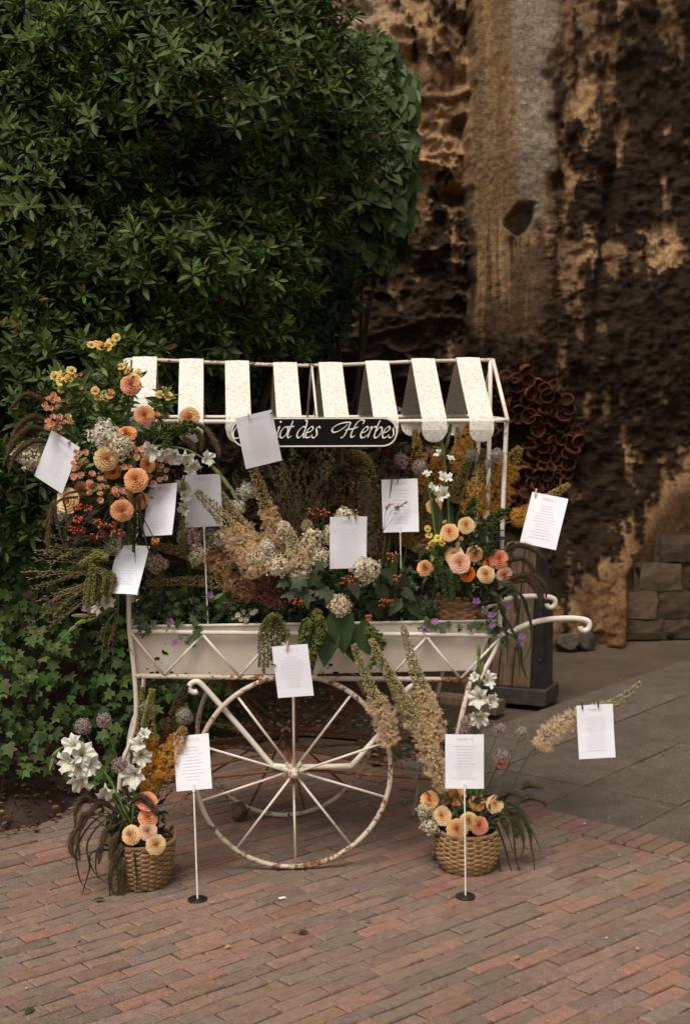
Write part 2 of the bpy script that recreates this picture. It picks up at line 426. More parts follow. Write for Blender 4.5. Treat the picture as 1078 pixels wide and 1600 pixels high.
def to_px(p):
    q = Vector(p) - CAM; d = q.y * math.cos(PITCH) - q.z * math.sin(PITCH); v = q.y * math.sin(PITCH) + q.z * math.cos(PITCH)
    return (539 + FPX * q.x / d, 800 - FPX * v / d, d) if d > .1 else (9e9, 9e9, d)
cand = []
org2 = Vector((0.3, 5.2))
for r_ in range(-75, 75):
    for c_ in range(-26, 26):
        off = (0, .5, .22, .72)[r_ % 4] + .06 * math.sin(r_ * 2.3)
        ce = org2 + RD * ((c_ + off) * PL) + RNm * (r_ * PW)
        if not (-3.6 < ce.x < 3.8 and 2.6 < ce.y < 8): continue
        s_ = bside(ce)
        if s_ > .10 or ce.y > bed_y(ce.x) + .12: continue
        pp = to_px((ce.x, ce.y, 0)); vis = -40 < pp[0] < 1118 and pp[1] < 1625
        cand.append((not vis, pp[2], ce, s_))
cand.sort(key=lambda c: (c[0], c[1]))
far = MB(); nb = 0
for notvis, dd, ce, s_ in cand:
    rot = RA + random.uniform(-.012, .012); z = random.uniform(-.004, .002)
    cut = s_ > -.13
    if nb < 296 and not notvis and not cut:
        ob = bpy.data.objects.new('brick', random.choice(brick_meshes)); scene.collection.objects.link(ob); ob.parent = brick_paving
        ob.location = (ce.x, ce.y, z); ob.rotation_euler = (random.uniform(-.006, .006), random.uniform(-.008, .008), rot + (math.pi if random.random() < .5 else 0)); ob.color = (*brick_col(), 1); nb += 1
    else:
        a = Vector((math.cos(rot), math.sin(rot))); b = Vector((-a.y, a.x))
        poly = [tuple(ce + a * (sx * BL / 2) + b * (sy * BW / 2)) for sx, sy in ((-1, -1), (1, -1), (1, 1), (-1, 1))]
        if cut: poly = clip(poly, lambda p: -bside(p) - .006)
        if len(poly) > 2: prism(far, poly, -.03, z, .004, brick_col(), .001)
# the soldier course along the slabs
for i in range(-26, 60):
    p0 = B1 + BD * (i * .0685); a = [p0, p0 + BD * .0615, p0 + BD * .0615 + BN * .192, p0 + BN * .192]
    if p0.x < -.45 or p0.x > 3.3: continue
    pp = to_px((p0.x, p0.y, 0)); mb = MB(); prism(mb, [tuple(q) for q in a], -.03, random.uniform(.001, .005), .004, (.2, .11, .085), .001)
    if -30 < pp[0] < 1110:
        o = mb.build('border_brick', M['brick'], brick_paving); o.color = tuple(random.uniform(.85, 1.15) * v for v in (.19, .112, .085)) + (1,)
    else: far.add(mb.v, mb.f, tuple(random.uniform(.85, 1.15) * v for v in (.19, .112, .085)))
far.build('bricks_beyond', M['brick_v'], brick_paving, kind='stuff')

# concrete slabs
SA = R(51); AD = Vector((math.cos(SA), math.sin(SA))); AB = Vector((math.sin(SA), -math.cos(SA)))
slab_paving = sheet('slab_paving', [tuple(AD * a + AB * b) for a, b in ((3.0, -4.34), (9.15, -4.34), (9.15, 3), (3.0, 3))], -.022, M['joint'])
for ia in range(-6, 6):
    for ib in range(0, 12):
        a0 = 5.984 + .53 * ia; b0 = -4.333 + .5 * ib
        poly = [tuple(AD * a + AB * b) for a, b in ((a0 + .004, b0 + .004), (a0 + .526, b0 + .004), (a0 + .526, b0 + .496), (a0 + .004, b0 + .496))][::-1]
        poly = clip(poly, lambda p: bside(p) - .198)
        if len(poly) < 3: continue
        pp = to_px((poly[0][0], poly[0][1], 0))
        if not (-200 < pp[0] < 1700) or poly[0][0] > 4.8: continue
        mb = MB(); prism(mb, poly, -.04, -.004 + random.uniform(-.003, .003), .003, jit=.0015)
        o = mb.build('slab', M['slab'], slab_paving); v = random.uniform(.85, 1.12); o.color = (.108 * v, .086 * v, .068 * v, 1)

# planting bed: an uneven bank of soil rising towards the bush
nx, ny = 90, 50; mb = MB(); vs_ = []
for j in range(ny):
    for i in range(nx):
        x = -6 + 6.75 * i / (nx - 1); y0 = bed_y(x); 
        if y0 > 50: y0 = 7.2 + (x - .2) * .2
        t = (j / (ny - 1)); y = y0 + (11.5 - y0) * t * t
        n = float(fbm(np.array([x * 3.]), np.array([y * 3.]), 4, 3)[0])
        e = min(1, (y - y0) / .35)
        x_f = 1 - min(1, max(0, (x + .95) / .5))
        z = -.02 + e * (.03 + .05 * n) + x_f * .35 * min(1, max(0, (y - y0 - .1)) / 1.5)
        vs_.append((x, y, z))
mb.add(vs_, [(j * nx + i, j * nx + i + 1, (j + 1) * nx + i + 1, (j + 1) * nx + i) for j in range(ny - 1) for i in range(nx - 1)])
bed = mb.build('planting_bed', M['soil'], smooth=True); bed['kind'] = 'structure'
def bed_z(x, y):
    y0 = bed_y(x); y0 = y0 if y0 < 50 else 7.3
    e = max(0, min(1, (y - y0) / .35)); x_f = 1 - min(1, max(0, (x + .95) / .5))
    return -.02 + e * .055 + x_f * .35 * min(1, max(0, (y - y0 - .1)) / 1.5)

# ------------------------------------------------------------------ the cliff
CLY = 10.6
NXc, NZc = 520, 560
xs = np.linspace(-6.5, 6.5, NXc); 
xs = np.sign(xs) * (np.abs(xs) / 6.5) ** 1.35 * 6.5 + 0.9 * (1 - (np.abs(xs) / 6.5) ** 2)
zs = np.linspace(0, 1, NZc); zs = -.2 + 5.6 * zs + 3.2 * np.clip(zs - .7, 0, 1) ** 1.2 * 2
X, Z = np.meshgrid(xs, zs)
U = 539 + X * FPX / CLY; V = 590 + (CAMH - Z) * FPX / CLY          # wall chart, about one unit per 5 mm
wob = (fbm(X * 1.5, Z * 1.5, 3, 5) - .5)
edge = 735 + 46 * (fbm(Z * 1.6, Z * 0 + 3.1, 5, 8, .6) - .5) + 0 * X
rightedge = 862 - .03 * V + 70 * (fbm(Z * 2.2, Z * 0 + 9.1, 5, 9, .6) - .5)
pil = sst(edge - 5, edge + 5, U) * (1 - sst(rightedge - 14, rightedge + 8, U)) * (1 - sst(500, 600, V + 60 * (fbm(X * 9, Z * 1.2, 3, 31) - .5)))
rough_l = (1 - sst(edge - 6, edge + 2, U))
Yc = CLY + .10 * X - .22 * (fbm(X * .55, Z * .55, 3, 1) - .5) * 2
rid = 1 - np.abs(2 * fbm(X * 2.1 + Z * .8, Z * 2.6, 4, 2) - 1)
rid2 = 1 - np.abs(2 * fbm(X * 4.6, Z * 5.4 - X, 4, 22) - 1)
Yc -= (rid - .5) * (.07 + .22 * rough_l) * (1 - .85 * pil)
Yc -= (rid2 - .5) * (.06 + .09 * rough_l) * (1 - .8 * pil)
Yc -= (fbm(X * 11, Z * 7, 4, 12) - .5) * .09 * (1 - .75 * pil)
Yc -= (fbm(X * 26, Z * 24, 3, 13) - .5) * .05 * (1 - .6 * pil)
Yc += rough_l * .30 - .10 * pil
Yc += .16 * sst(470, 700, V) * (1 - sst(800, 900, V))                      # undercut
crease = np.exp(-((U - (952 - .10 * (V - 300))) / 10) ** 2) * sst(150, 330, V) * (1 - sst(520, 640, V)); Yc += .10 * crease
base_line = 905 - (U - 870) * .95                                           # sandy foot climbs to the right
foot = sst(-40, 90, V - base_line + 70 * wob)
Yc -= foot * (.08 + .20 * sst(830, 1000, V)) * sst(800, 880, U) * (1 - .6 * sst(1000, 1080, U))
hr = np.sqrt(((U - 812 + .35 * (V - 350)) / 21) ** 2 + ((V - 345) / 25) ** 2) + 1.1 * (fbm(X * 7, Z * 7, 3, 71) - .5); hole = 1 - sst(.45, 1.1, hr); Yc += .20 * hole
hr2 = np.sqrt(((U - 826) / 34) ** 2 + ((V - 395) / 46) ** 2) + .6 * (fbm(X * 5, Z * 5, 3, 73) - .5); Yc += .07 * (1 - sst(.6, 1.1, hr2))
rec = sst(-6, 10, U - 985 - np.maximum(0, 905 - V) * .55 - 14 * wob) * sst(745, 775, V); Yc = Yc * (1 - rec) + (10.74 + .10 * (X - 2.4)) * rec
hole2 = np.exp(-(((U - 705) / 26) ** 2 + ((V - 305) / 13) ** 2) ** 2); Yc += .22 * hole2
for cx_, cz_, sx_, sz_, a_ in ((640, 150, 34, 60, .12), (670, 420, 30, 22, .15), (640, 330, 30, 30, .1), (600, 60, 50, 30, -.15), (690, 70, 25, 60, -.1)):
    Yc += a_ * np.exp(-((U - cx_) / sx_) ** 2 - ((V - cz_) / sz_) ** 2)
# surface colour: bare rock, lime wash, dark stain with flaked patches
streak = fbm(X * 17, Z * 1.6, 4, 41); patch = fbm(X * 2.6, Z * 1.5, 4, 42); fine = fbm(X * 13, Z * 9, 4, 43)
tan = np.stack([.39 + .08 * (fine - .5), .238 + .06 * (fine - .5), .122 + .03 * (fine - .5)], -1)
warm = np.array([.26, .15, .075]); stain = np.array([.024, .014, .0075]); brown = np.array([.125, .074, .040]); lime = np.array([.27, .215, .162]); ochre = np.array([.225, .14, .07])
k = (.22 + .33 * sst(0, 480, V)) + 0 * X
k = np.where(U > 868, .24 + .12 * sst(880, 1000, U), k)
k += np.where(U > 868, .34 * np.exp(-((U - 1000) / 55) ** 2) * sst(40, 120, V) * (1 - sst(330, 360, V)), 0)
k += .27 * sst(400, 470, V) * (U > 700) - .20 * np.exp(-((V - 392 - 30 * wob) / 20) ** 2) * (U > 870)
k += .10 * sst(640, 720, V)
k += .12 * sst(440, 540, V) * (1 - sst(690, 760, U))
k = np.where((U < 735), .10 + .62 * sst(230, 560, V), k)  # left of the pillar: stain plus shade under the bush, both in the colour
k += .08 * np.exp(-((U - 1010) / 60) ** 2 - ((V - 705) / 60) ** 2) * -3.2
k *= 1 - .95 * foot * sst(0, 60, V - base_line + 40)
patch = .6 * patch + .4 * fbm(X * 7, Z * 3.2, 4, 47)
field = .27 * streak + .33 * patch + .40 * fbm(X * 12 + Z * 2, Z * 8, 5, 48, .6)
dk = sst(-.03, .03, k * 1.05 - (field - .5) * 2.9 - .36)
mid = sst(-.1, .1, k - (fbm(X * 5, Z * 2.2, 4, 45) - .5) * 1.6 - .22)
vr = 1 - np.abs(2 * fbm(X * 5.5 + .25 * Z, Z * .9, 4, 78) - 1); Yc -= .06 * (vr - .5) * (1 - .8 * pil) * sst(735, 760, U)
Yc += (.03 * (1 - dk) + .012 * (1 - mid)) * (1 - pil)
ledge = np.abs(((Z * 2.3 + .9 * fbm(X * 1.3, Z * .8, 3, 75)) % 1) - .5); Yc -= .035 * sst(.40, .5, ledge) * rough_l
C = tan * 1.0
C = C * (1 - (.75 * mid)[..., None]) + brown * (.75 * mid)[..., None]
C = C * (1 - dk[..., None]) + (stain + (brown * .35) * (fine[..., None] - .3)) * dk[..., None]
pm = (pil * (1 - .55 * sst(560, 640, V)))
tl = sst(700 + 0 * U, 760, U)
lm = sst(.48, .60, .34 * fbm(X * 6, Z * .5, 3, 51) + .30 * fbm(X * 26, Z * 1.3, 4, 54) + .36 * sst(775, 812, U)) * (1 - sst(290, 350, V + 150 * (streak - .5)))
pc = ochre * ((.6 + .8 * fbm(X * 20, Z * 1.0, 4, 52)) * (.62 + .76 * fbm(X * 3.5, Z * 1.6, 4, 56)))[..., None]
pc = pc * (1 - lm[..., None]) + (lime * (.8 + .4 * fine)[..., None]) * lm[..., None]
pdark = sst(.0, .08, (V - 330) / 330 * .8 - (fbm(X * 30, Z * 1.4, 3, 53) - .32) * 1.3)
pc = pc * (1 - .8 * pdark[..., None]) + brown * .55 * (.8 * pdark)[..., None]
C = C * (1 - pm[..., None]) + pc * pm[..., None]
pale_top = sst(500, 540, U) * (1 - sst(560, 640, U + 40 * wob)) * (1 - sst(20, 110, V)); C = C * (1 - .55 * rec[..., None]); C = C * (1 - pale_top[..., None]) + np.array([.40, .28, .19]) * pale_top[..., None]  # recess coloured darker; paler pinkish rock at the upper left
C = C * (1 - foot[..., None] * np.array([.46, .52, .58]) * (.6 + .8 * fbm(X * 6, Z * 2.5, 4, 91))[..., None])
C = np.clip(C * (.85 + .3 * fbm(X * 40, Z * 40, 2, 61))[..., None], .006, .6)
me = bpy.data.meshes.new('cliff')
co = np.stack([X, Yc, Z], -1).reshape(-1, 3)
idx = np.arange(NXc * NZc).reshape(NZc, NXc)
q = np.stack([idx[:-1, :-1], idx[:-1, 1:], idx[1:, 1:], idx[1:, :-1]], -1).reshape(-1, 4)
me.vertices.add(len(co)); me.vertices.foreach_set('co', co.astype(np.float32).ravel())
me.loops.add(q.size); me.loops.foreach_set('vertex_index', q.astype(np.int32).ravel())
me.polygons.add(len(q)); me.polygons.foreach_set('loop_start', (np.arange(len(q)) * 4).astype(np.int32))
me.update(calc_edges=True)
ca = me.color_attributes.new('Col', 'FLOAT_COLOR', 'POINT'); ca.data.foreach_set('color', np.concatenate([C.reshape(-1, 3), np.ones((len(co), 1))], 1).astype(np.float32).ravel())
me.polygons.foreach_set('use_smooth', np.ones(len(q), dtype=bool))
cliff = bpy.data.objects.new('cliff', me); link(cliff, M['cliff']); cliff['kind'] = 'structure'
def cliff_y(px, py):
    """depth of the rock face along a design ray"""
    d = ray(px, py); y = CLY
    for _ in range(12):
        p = CAM + d * (y / d.y)
        i = int(np.argmin(np.abs(xs - p.x))); j = int(np.argmin(np.abs(zs - p.z))); y = .5 * y + .5 * Yc[j, i]
    return y

# dressed stone blocks walled into the foot of the cliff
wall_stone = attr_mat('wall_stone', .9, .15, .4, 16, 0, .8)
bw = thing('stone_block_wall', P(1040, 968, 11.15) * 1, 'low wall of weathered grey stone blocks built against the cliff foot', 'wall')
bw.location.z = -.02; ORG[bw.name] = Vector(bw.location)
mbm = MB()
for row, (zb, h) in enumerate(((-.02, .15), (.14, .21), (.36, .21), (.58, .21))):
    x = (2.12, 2.13, 2.26, 2.42)[row]
    mbm.box(((x - .06 + 4.7) / 2, 10.83 + .10 * ((x + 4.7) / 2 - 2.4), zb + h / 2), (4.7 - x + .06, .18, h + .012), Matrix.Rotation(R(5.7), 3, 'Z'), (.06, .044, .03))
    while x < 4.6:
        wd = random.uniform(.24, .36); ylo = 10.72 + .10 * (x - 2.4) + random.uniform(-.008, .008)
        mb = MB(); n_ = 3; vs_ = []
        for jz in range(n_ + 1):
            for ix in range(n_ + 1):
                e = (jz in (0, n_)) + (ix in (0, n_))
                vs_.append((x + wd * ix / n_ + random.uniform(-.008, .008), ylo + .012 * e + random.uniform(-.008, .008), zb + h * jz / n_ + random.uniform(-.008, .008)))
        m_ = n_ + 1; fs = [(j * m_ + i, j * m_ + i + 1, (j + 1) * m_ + i + 1, (j + 1) * m_ + i) for j in range(n_) for i in range(n_)]
        ring = [i for i in range(m_)] + [j * m_ + n_ for j in range(1, m_)] + [n_ * m_ + i for i in range(n_ - 1, -1, -1)] + [j * m_ for j in range(n_ - 1, 0, -1)]
        bk = len(vs_); vs_ += [(vs_[i][0], ylo + .22, vs_[i][2]) for i in ring]
        fs += [(ring[i], bk + i, bk + (i + 1) % len(ring), ring[(i + 1) % len(ring)]) for i in range(len(ring))]
        v = random.uniform(.5, .9); mb.add(vs_, fs, (.12 * v, .083 * v, .052 * v)); mb.build('stone_block', wall_stone, bw); x += wd + random.uniform(.015, .03)
mbm.build('mortar_core', wall_stone, bw)

# ------------------------------------------------------------------ clay cups on the cliff
def lathe(prof, n=12, col=None):
    mb = MB(); vs_ = []; cs = []
    for (r, z, c) in prof:
        for k_ in range(n): vs_.append((r * math.cos(6.2832 * k_ / n), r * math.sin(6.2832 * k_ / n), z)); cs.append(c)
    fs = [(j * n + i, j * n + (i + 1) % n, (j + 1) * n + (i + 1) % n, (j + 1) * n + i) for j in range(len(prof) - 1) for i in range(n)]
    mb.add(vs_, fs, cs); return mb
tc = (.115, .040, .016); ti = (.035, .014, .008)  # outer clay, and the inside with the hollow's shade put into its colour
cup_meshes = []
for v in range(4):
    h = random.uniform(.9, 1.2)
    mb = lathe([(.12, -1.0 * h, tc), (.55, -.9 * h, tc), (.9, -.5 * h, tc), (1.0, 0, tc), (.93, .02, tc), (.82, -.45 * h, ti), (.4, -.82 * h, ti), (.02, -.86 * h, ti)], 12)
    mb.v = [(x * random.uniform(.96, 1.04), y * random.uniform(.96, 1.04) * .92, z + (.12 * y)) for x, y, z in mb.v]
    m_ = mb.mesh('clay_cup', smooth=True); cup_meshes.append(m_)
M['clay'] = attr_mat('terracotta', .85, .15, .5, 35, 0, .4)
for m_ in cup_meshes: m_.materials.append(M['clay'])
cy0 = cliff_y(860, 690)
cups = thing('clay_cup_cluster', P(860, 800, cy0 - .03), 'ring-shaped cluster of rust red clay cups fixed to the cliff face', 'wall sculpture')
path = crom([Vector((752, 665, 0)), Vector((765, 628, 0)), Vector((795, 612, 0)), Vector((835, 612, 0)), Vector((868, 645, 0)), Vector((880, 690, 0)), Vector((870, 730, 0)), Vector((842, 768, 0)), Vector((812, 790, 0)), Vector((780, 798, 0))], 12) + crom([Vector((785, 635, 0)), Vector((820, 636, 0)), Vector((846, 660, 0)), Vector((852, 695, 0)), Vector((846, 725, 0)), Vector((825, 755, 0))], 8)
placed = []
tries = 0
while len(placed) < 122 and tries < 14000:
    tries += 1
    c_ = random.choice(path); px = c_.x + random.gauss(0, 9); py = c_.y + random.gauss(0, 9)
    if min([abs(px - c2.x) + abs(py - c2.y) for c2 in path]) > 36: continue
    if any((px - a) ** 2 + (py - b) ** 2 < 11.5 ** 2 for a, b in placed): continue
    placed.append((px, py)); y = cliff_y(px, py); r_ = random.uniform(.042, .068)
    d_ = Vector((random.gauss(.05, .5), -.9, random.gauss(.3, .55))).normalized()
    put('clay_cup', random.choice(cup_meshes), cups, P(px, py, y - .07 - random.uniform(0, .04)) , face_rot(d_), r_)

# ------------------------------------------------------------------ wooden stele with black metal box
st0 = G(806, 1098)
st = thing('wooden_bollard', st0, 'weathered wooden bollard block with black metal box on dark plinth behind the cart', 'bollard')
M['wood'] = None
m, nt, b = new_mat('weathered_wood', .8, .2)
tcd = objco(nt); mp = nd(nt, 'ShaderNodeMapping'); mp.inputs['Scale'].default_value = (26, 26, 1.6); nt.links.new(tcd, mp.inputs[0])
n1 = noise(nt, 1.5, 6, .65, mp.outputs[0], .6); n2 = noise(nt, 6, 4, .6, tcd)
c1 = ramp(nt, n1.outputs['Fac'], [(.25, (.04, .027, .017)), (.5, (.16, .108, .07)), (.75, (.25, .175, .115))])
nt.links.new(mix(nt, 1.0, c1.outputs[0], ramp(nt, n2.outputs['Fac'], [(.3, (.6,) * 3), (.7, (1.15,) * 3)]).outputs[0], 'MULTIPLY'), b.inputs['Base Color']); bump(nt, b, n1.outputs['Fac'], .6, .01)
M['wood'] = m
rz = Matrix.Rotation(R(-24), 3, 'Z')
def stbox(name, c, size, mat, taper=1.0, col=(1, 1, 1), par=st):
    mb = MB(); mb.box(st0 + rz @ Vector(c), size, rz, col, taper); o = mb.build(name, mat, par)
    bv = o.modifiers.new('bevel', 'BEVEL'); bv.width = .008; bv.segments = 2; return o
M['plinth'] = flat_mat('dark_plinth', (.05, .042, .035), .8, .2, .4, 14)
stbox('plinth', (-.02, .10, .05), (.44, .30, .10), M['plinth'])
mb = MB()                                               # tapering wood block
def stv(x, y, z): return st0 + rz @ Vector((x, y, z))
mb.add([stv(-.20, -.03, .10), stv(.09, -.03, .10), stv(.09, .20, .10), stv(-.20, .20, .10), stv(-.10, .02, .98), stv(.11, .02, .98), stv(.11, .17, .98), stv(-.10, .17, .98)],
       [(3, 2, 1, 0), (4, 5, 6, 7), (0, 1, 5, 4), (1, 2, 6, 5), (2, 3, 7, 6), (3, 0, 4, 7)])
o = mb.build('wood_block', M['wood'], st); bv = o.modifiers.new('bevel', 'BEVEL'); bv.width = .012; bv.segments = 2
for xx in (-.11, -.02):
    mb = MB(); mb.tube([stv(xx, -.033, .11), stv(xx + .03, -.012, .5), stv(xx + .06, .012, .95)], .004, 5, (.02, .015, .01)); mb.build('wood_crack', M['stem'], st)
mb = MB()
mb.add([stv(.095, .0, .10), stv(.18, .0, .10), stv(.18, .17, .10), stv(.095, .17, .10), stv(.115, .03, .95), stv(.125, .03, .95), stv(.125, .16, .95), stv(.115, .16, .95), stv(.18, .01, .66), stv(.18, .165, .66)],
       [(3, 2, 1, 0), (0, 1, 8, 5, 4), (1, 2, 9, 8), (8, 9, 6, 5), (2, 3, 7, 6, 9), (3, 0, 4, 7), (4, 5, 6, 7)])
blk = mb.build('metal_box', M['black_metal'], st)
for zz in (.28, .56):
    mb = MB(); mb.box(stv(.15, -.004, zz), (.016, .008, .012), rz, (.2, .19, .18)); mb.build('latch', M['plinth'], blk)
mb = MB(); mb.box(G(735, 1117) + Vector((0, .15, .035)), (.42, .14, .07), Matrix.Rotation(R(-30), 3, 'Z')); o = mb.build('timber_offcut', M['wood']); tag(o, 'short brown timber baulk lying beside the bollard plinth', 'timber')

# ------------------------------------------------------------------ rocks
def rock(name, pos, size, label, seed, col=(.085, .07, .055)):
    import bmesh
    bm = bmesh.new(); bmesh.ops.create_icosphere(bm, subdivisions=3, radius=1)
    rr = random.Random(seed); ks = [(Vector((rr.gauss(0, 1), rr.gauss(0, 1), rr.gauss(0, 1))).normalized(), rr.uniform(.62, .9)) for _ in range(11)]
    for v in bm.verts:
        for n, t in ks:
            d = v.co.dot(n)
            if d > t: v.co -= n * (d - t) * .9
        v.co = Vector((v.co.x * size[0], v.co.y * size[1], v.co.z * size[2]))
    lo = min(v.co.z for v in bm.verts)
    for v in bm.verts: v.co.z -= lo + .006
    me_ = bpy.data.meshes.new(name); bm.to_mesh(me_); bm.free()
    ca_ = me_.color_attributes.new('Col', 'FLOAT_COLOR', 'POINT'); ca_.data.foreach_set('color', np.tile(np.array([*col, 1], dtype=np.float32), len(me_.vertices)))
    o = bpy.data.objects.new(name, me_); link(o, M['rock']); o.location = pos; tag(o, label, 'rock'); return o
M['rock'] = attr_mat('rock', .9, .15, .5, 20, 0, .7)
def Gz(px, py, z): return G(px, py, z)
rock('rock', G(886, 1018, -.035), (.10, .09, .075), 'low flat grey rock by the sandy cliff foot', 3)
rock('rock', G(914, 1016, -.035), (.085, .10, .085), 'taller dark rock beside the low flat grey one at the cliff foot', 9, (.06, .05, .042))
rock('rock', Vector((G(375, 1282).x, G(375, 1282).y, 0)), (.045, .045, .05), 'brown wedge stone chocking the rear wheel', 5, (.11, .075, .05))

# ------------------------------------------------------------------ the big evergreen bush
lobes = []
def lobe(px, py, Y, rx, ry, rz_, w_=1.0): lobes.append((np.array(P(px, py, Y)), np.array([rx, ry, rz_]), w_))
for a in ((-60, 60, 7.3, .8, .6, .55), (70, 40, 7.2, .6, .5, .45), (190, 95, 7.0, .5, .45, .36), (310, 40, 7.15, .6, .5, .42), (400, 70, 7.25, .38, .5, .40), (425, 20, 7.5, .24, .45, .30), (478, 130, 7.6, .32, .4, .30),
          (40, 170, 6.95, .5, .4, .34), (130, 210, 6.85, .38, .35, .24), (250, 140, 6.75, .42, .36, .26), (370, 150, 6.85, .4, .36, .26), (470, 220, 7.3, .42, .4, .3), (515, 230, 7.6, .2, .36, .3),
          (-40, 300, 6.9, .5, .4, .34), (70, 300, 6.8, .42, .36, .28), (160, 285, 6.95, .28, .3, .17), (430, 310, 7.25, .3, .36, .2), (480, 330, 7.5, .24, .3, .22),
          (30, 400, 6.75, .42, .36, .28), (130, 390, 6.75, .34, .32, .22), (260, 372, 6.75, .3, .3, .16), (360, 372, 6.95, .32, .3, .16), (440, 385, 7.1, .22, .3, .15),
          (-20, 510, 6.7, .42, .36, .3), (90, 500, 6.7, .34, .3, .22), (200, 440, 6.8, .26, .3, .18), (300, 430, 6.75, .3, .3, .16), (390, 440, 6.95, .26, .3, .16), (455, 450, 7.15, .16, .2, .14),
          (300, 500, 6.85, .2, .25, .12), (380, 515, 6.95, .2, .25, .11), (440, 530, 7.1, .16, .2, .10), (225, 545, 6.75, .2, .25, .11), (310, 560, 6.9, .24, .25, .09), (255, 600, 6.9, .18, .2, .10), (120, 590, 6.6, .34, .3, .2), (30, 640, 6.6, .34, .3, .26), (-60, 760, 6.6, .4, .3, .35), (60, 760, 6.7, .3, .3, .25),
          (-200, 200, 7.2, .7, .6, .6), (-230, 480, 7.0, .6, .5, .5), (120, -90, 7.5, .8, .7, .5), (330, -70, 7.5, .6, .7, .45), (-120, -120, 7.6, .8, .7, .5), (400, -90, 7.9, .32, .5, .36)):
    lobe(*a)
back = [(300, 265, 8.25, .5, .15, .34), (330, 20, 8.0, .55, .3, .3), (-100, 250, 7.9, 1.0, .6, .9), (100, 200, 7.9, .7, .5, .8), (240, 240, 8.9, 1.1, .3, 1.0), (450, 270, 8.4, .42, .4, .5), (60, 520, 7.6, .9, .5, .7), (280, 470, 7.7, .8, .5, .5), (430, 450, 7.9, .45, .4, .45), (60, 760, 7.4, .7, .4, .5)]
pos = []; nor = []; ctrs = np.array([l[0] for l in lobes]); rads = np.array([l[1] for l in lobes])
for c_, r_, w_ in lobes:
    area = 4 * math.pi * ((r_[0] * r_[1]) ** 1.6 / 3 + (r_[0] * r_[2]) ** 1.6 / 3 + (r_[1] * r_[2]) ** 1.6 / 3) ** (1 / 1.6)
    n_ = int(area * 215)
    v = RNG.normal(size=(n_, 3)); v /= np.linalg.norm(v, axis=1, keepdims=True)
    v = v[(v[:, 1] < .45)]
    v = v[(v[:, 2] > -.75)]
    bumpy = 1 + .42 * (fbm(v[:, 0] * 3 + c_[0] * 5, v[:, 2] * 3 + c_[2] * 5, 3, 77) - .5) * 2
    p_ = c_ + v * r_ * (bumpy * RNG.uniform(.84, 1.06, len(v)))[:, None]
    inside = np.zeros(len(p_), bool)
    for c2, r2, _ in lobes:
        if c2 is c_: continue
        inside |= (((p_ - c2) / r2) ** 2).sum(1) < .55
    p_ = p_[~inside]; nn = (v / r_)[~inside]; nn /= np.linalg.norm(nn, axis=1, keepdims=True)
    pos.append(p_); nor.append(nn)
pos = np.concatenate(pos); nor = np.concatenate(nor); sel = RNG.uniform(size=len(pos)) < .10; ext = pos[sel] + nor[sel] * RNG.uniform(.05, .16, (sel.sum(), 1)) + np.array([0, 0, .03]); pos = np.concatenate([pos, ext]); nor = np.concatenate([nor, nor[sel]]); NR = len(pos)
axis = nor * .55 + np.array([0, -.12, .62]) + RNG.normal(size=(NR, 3)) * .26; axis /= np.linalg.norm(axis, axis=1, keepdims=True)
lp, ld, ln, ls, lc = [], [], [], [], []
shade = RNG.uniform(.65, 1.35, NR) * (.75 + .5 * fbm(pos[:, 0] * 2.5, pos[:, 2] * 2.5, 3, 88)); rsz = RNG.uniform(.62, 1.25, NR)
for j in range(9):
    an = 2.4 * j + RNG.uniform(0, 6.28, NR) * 0 + RNG.uniform(-.3, .3, NR); t = np.cross(axis, np.array([0.3, .2, .9])); t /= np.linalg.norm(t, axis=1, keepdims=True); b_ = np.cross(axis, t)
    el = R(62) - R(10) * (8 - j) * .95                        # inner leaves upright, outer ones spread
    el = el + RNG.normal(size=NR) * .16
    rad = t * np.cos(an)[:, None] + b_ * np.sin(an)[:, None]
    d_ = axis * np.sin(el)[:, None] + rad * np.cos(el)[:, None]
    n_ = axis * np.cos(el)[:, None] - rad * np.sin(el)[:, None]
    lp.append(pos - axis * .02 * (8 - j) / 4 + rad * .006); ld.append(d_); ln.append(n_); ls.append(RNG.uniform(.05, .08, NR) * rsz * (1.0 - .25 * (j > 6)))
    g = np.stack([.046 * shade, .074 * shade, .014 * shade], 1) * RNG.uniform(.75, 1.25, (NR, 1))
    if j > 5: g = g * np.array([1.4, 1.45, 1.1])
    yel = RNG.uniform(size=NR) < .014; g[yel] = np.array([.20, .10, .025])
    lc.append(g)
# inner leaves, coloured darker to put the shade inside the crown into them
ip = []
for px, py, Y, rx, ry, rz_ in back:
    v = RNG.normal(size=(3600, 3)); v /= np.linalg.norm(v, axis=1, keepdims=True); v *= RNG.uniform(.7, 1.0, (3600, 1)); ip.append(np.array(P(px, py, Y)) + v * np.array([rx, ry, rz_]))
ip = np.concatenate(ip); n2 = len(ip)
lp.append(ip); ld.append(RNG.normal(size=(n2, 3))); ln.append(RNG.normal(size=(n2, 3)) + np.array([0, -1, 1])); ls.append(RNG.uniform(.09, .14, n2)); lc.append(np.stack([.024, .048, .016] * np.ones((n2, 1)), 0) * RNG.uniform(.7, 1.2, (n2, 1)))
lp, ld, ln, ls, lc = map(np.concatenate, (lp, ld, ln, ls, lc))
bush0 = Vector((-1.2, 7.7, bed_z(-1.2, 7.7)))
bush = thing('evergreen_bush', bush0, 'huge dark green evergreen bush with glossy leaf rosettes towering behind the cart', 'bush')
keep = lp[:, 2] > .15
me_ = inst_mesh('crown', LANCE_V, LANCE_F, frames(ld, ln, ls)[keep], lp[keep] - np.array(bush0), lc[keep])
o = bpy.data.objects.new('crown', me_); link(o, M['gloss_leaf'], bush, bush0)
bark = flat_mat('bark', (.045, .032, .022), .9, .1, .4, 40)
mb = MB()
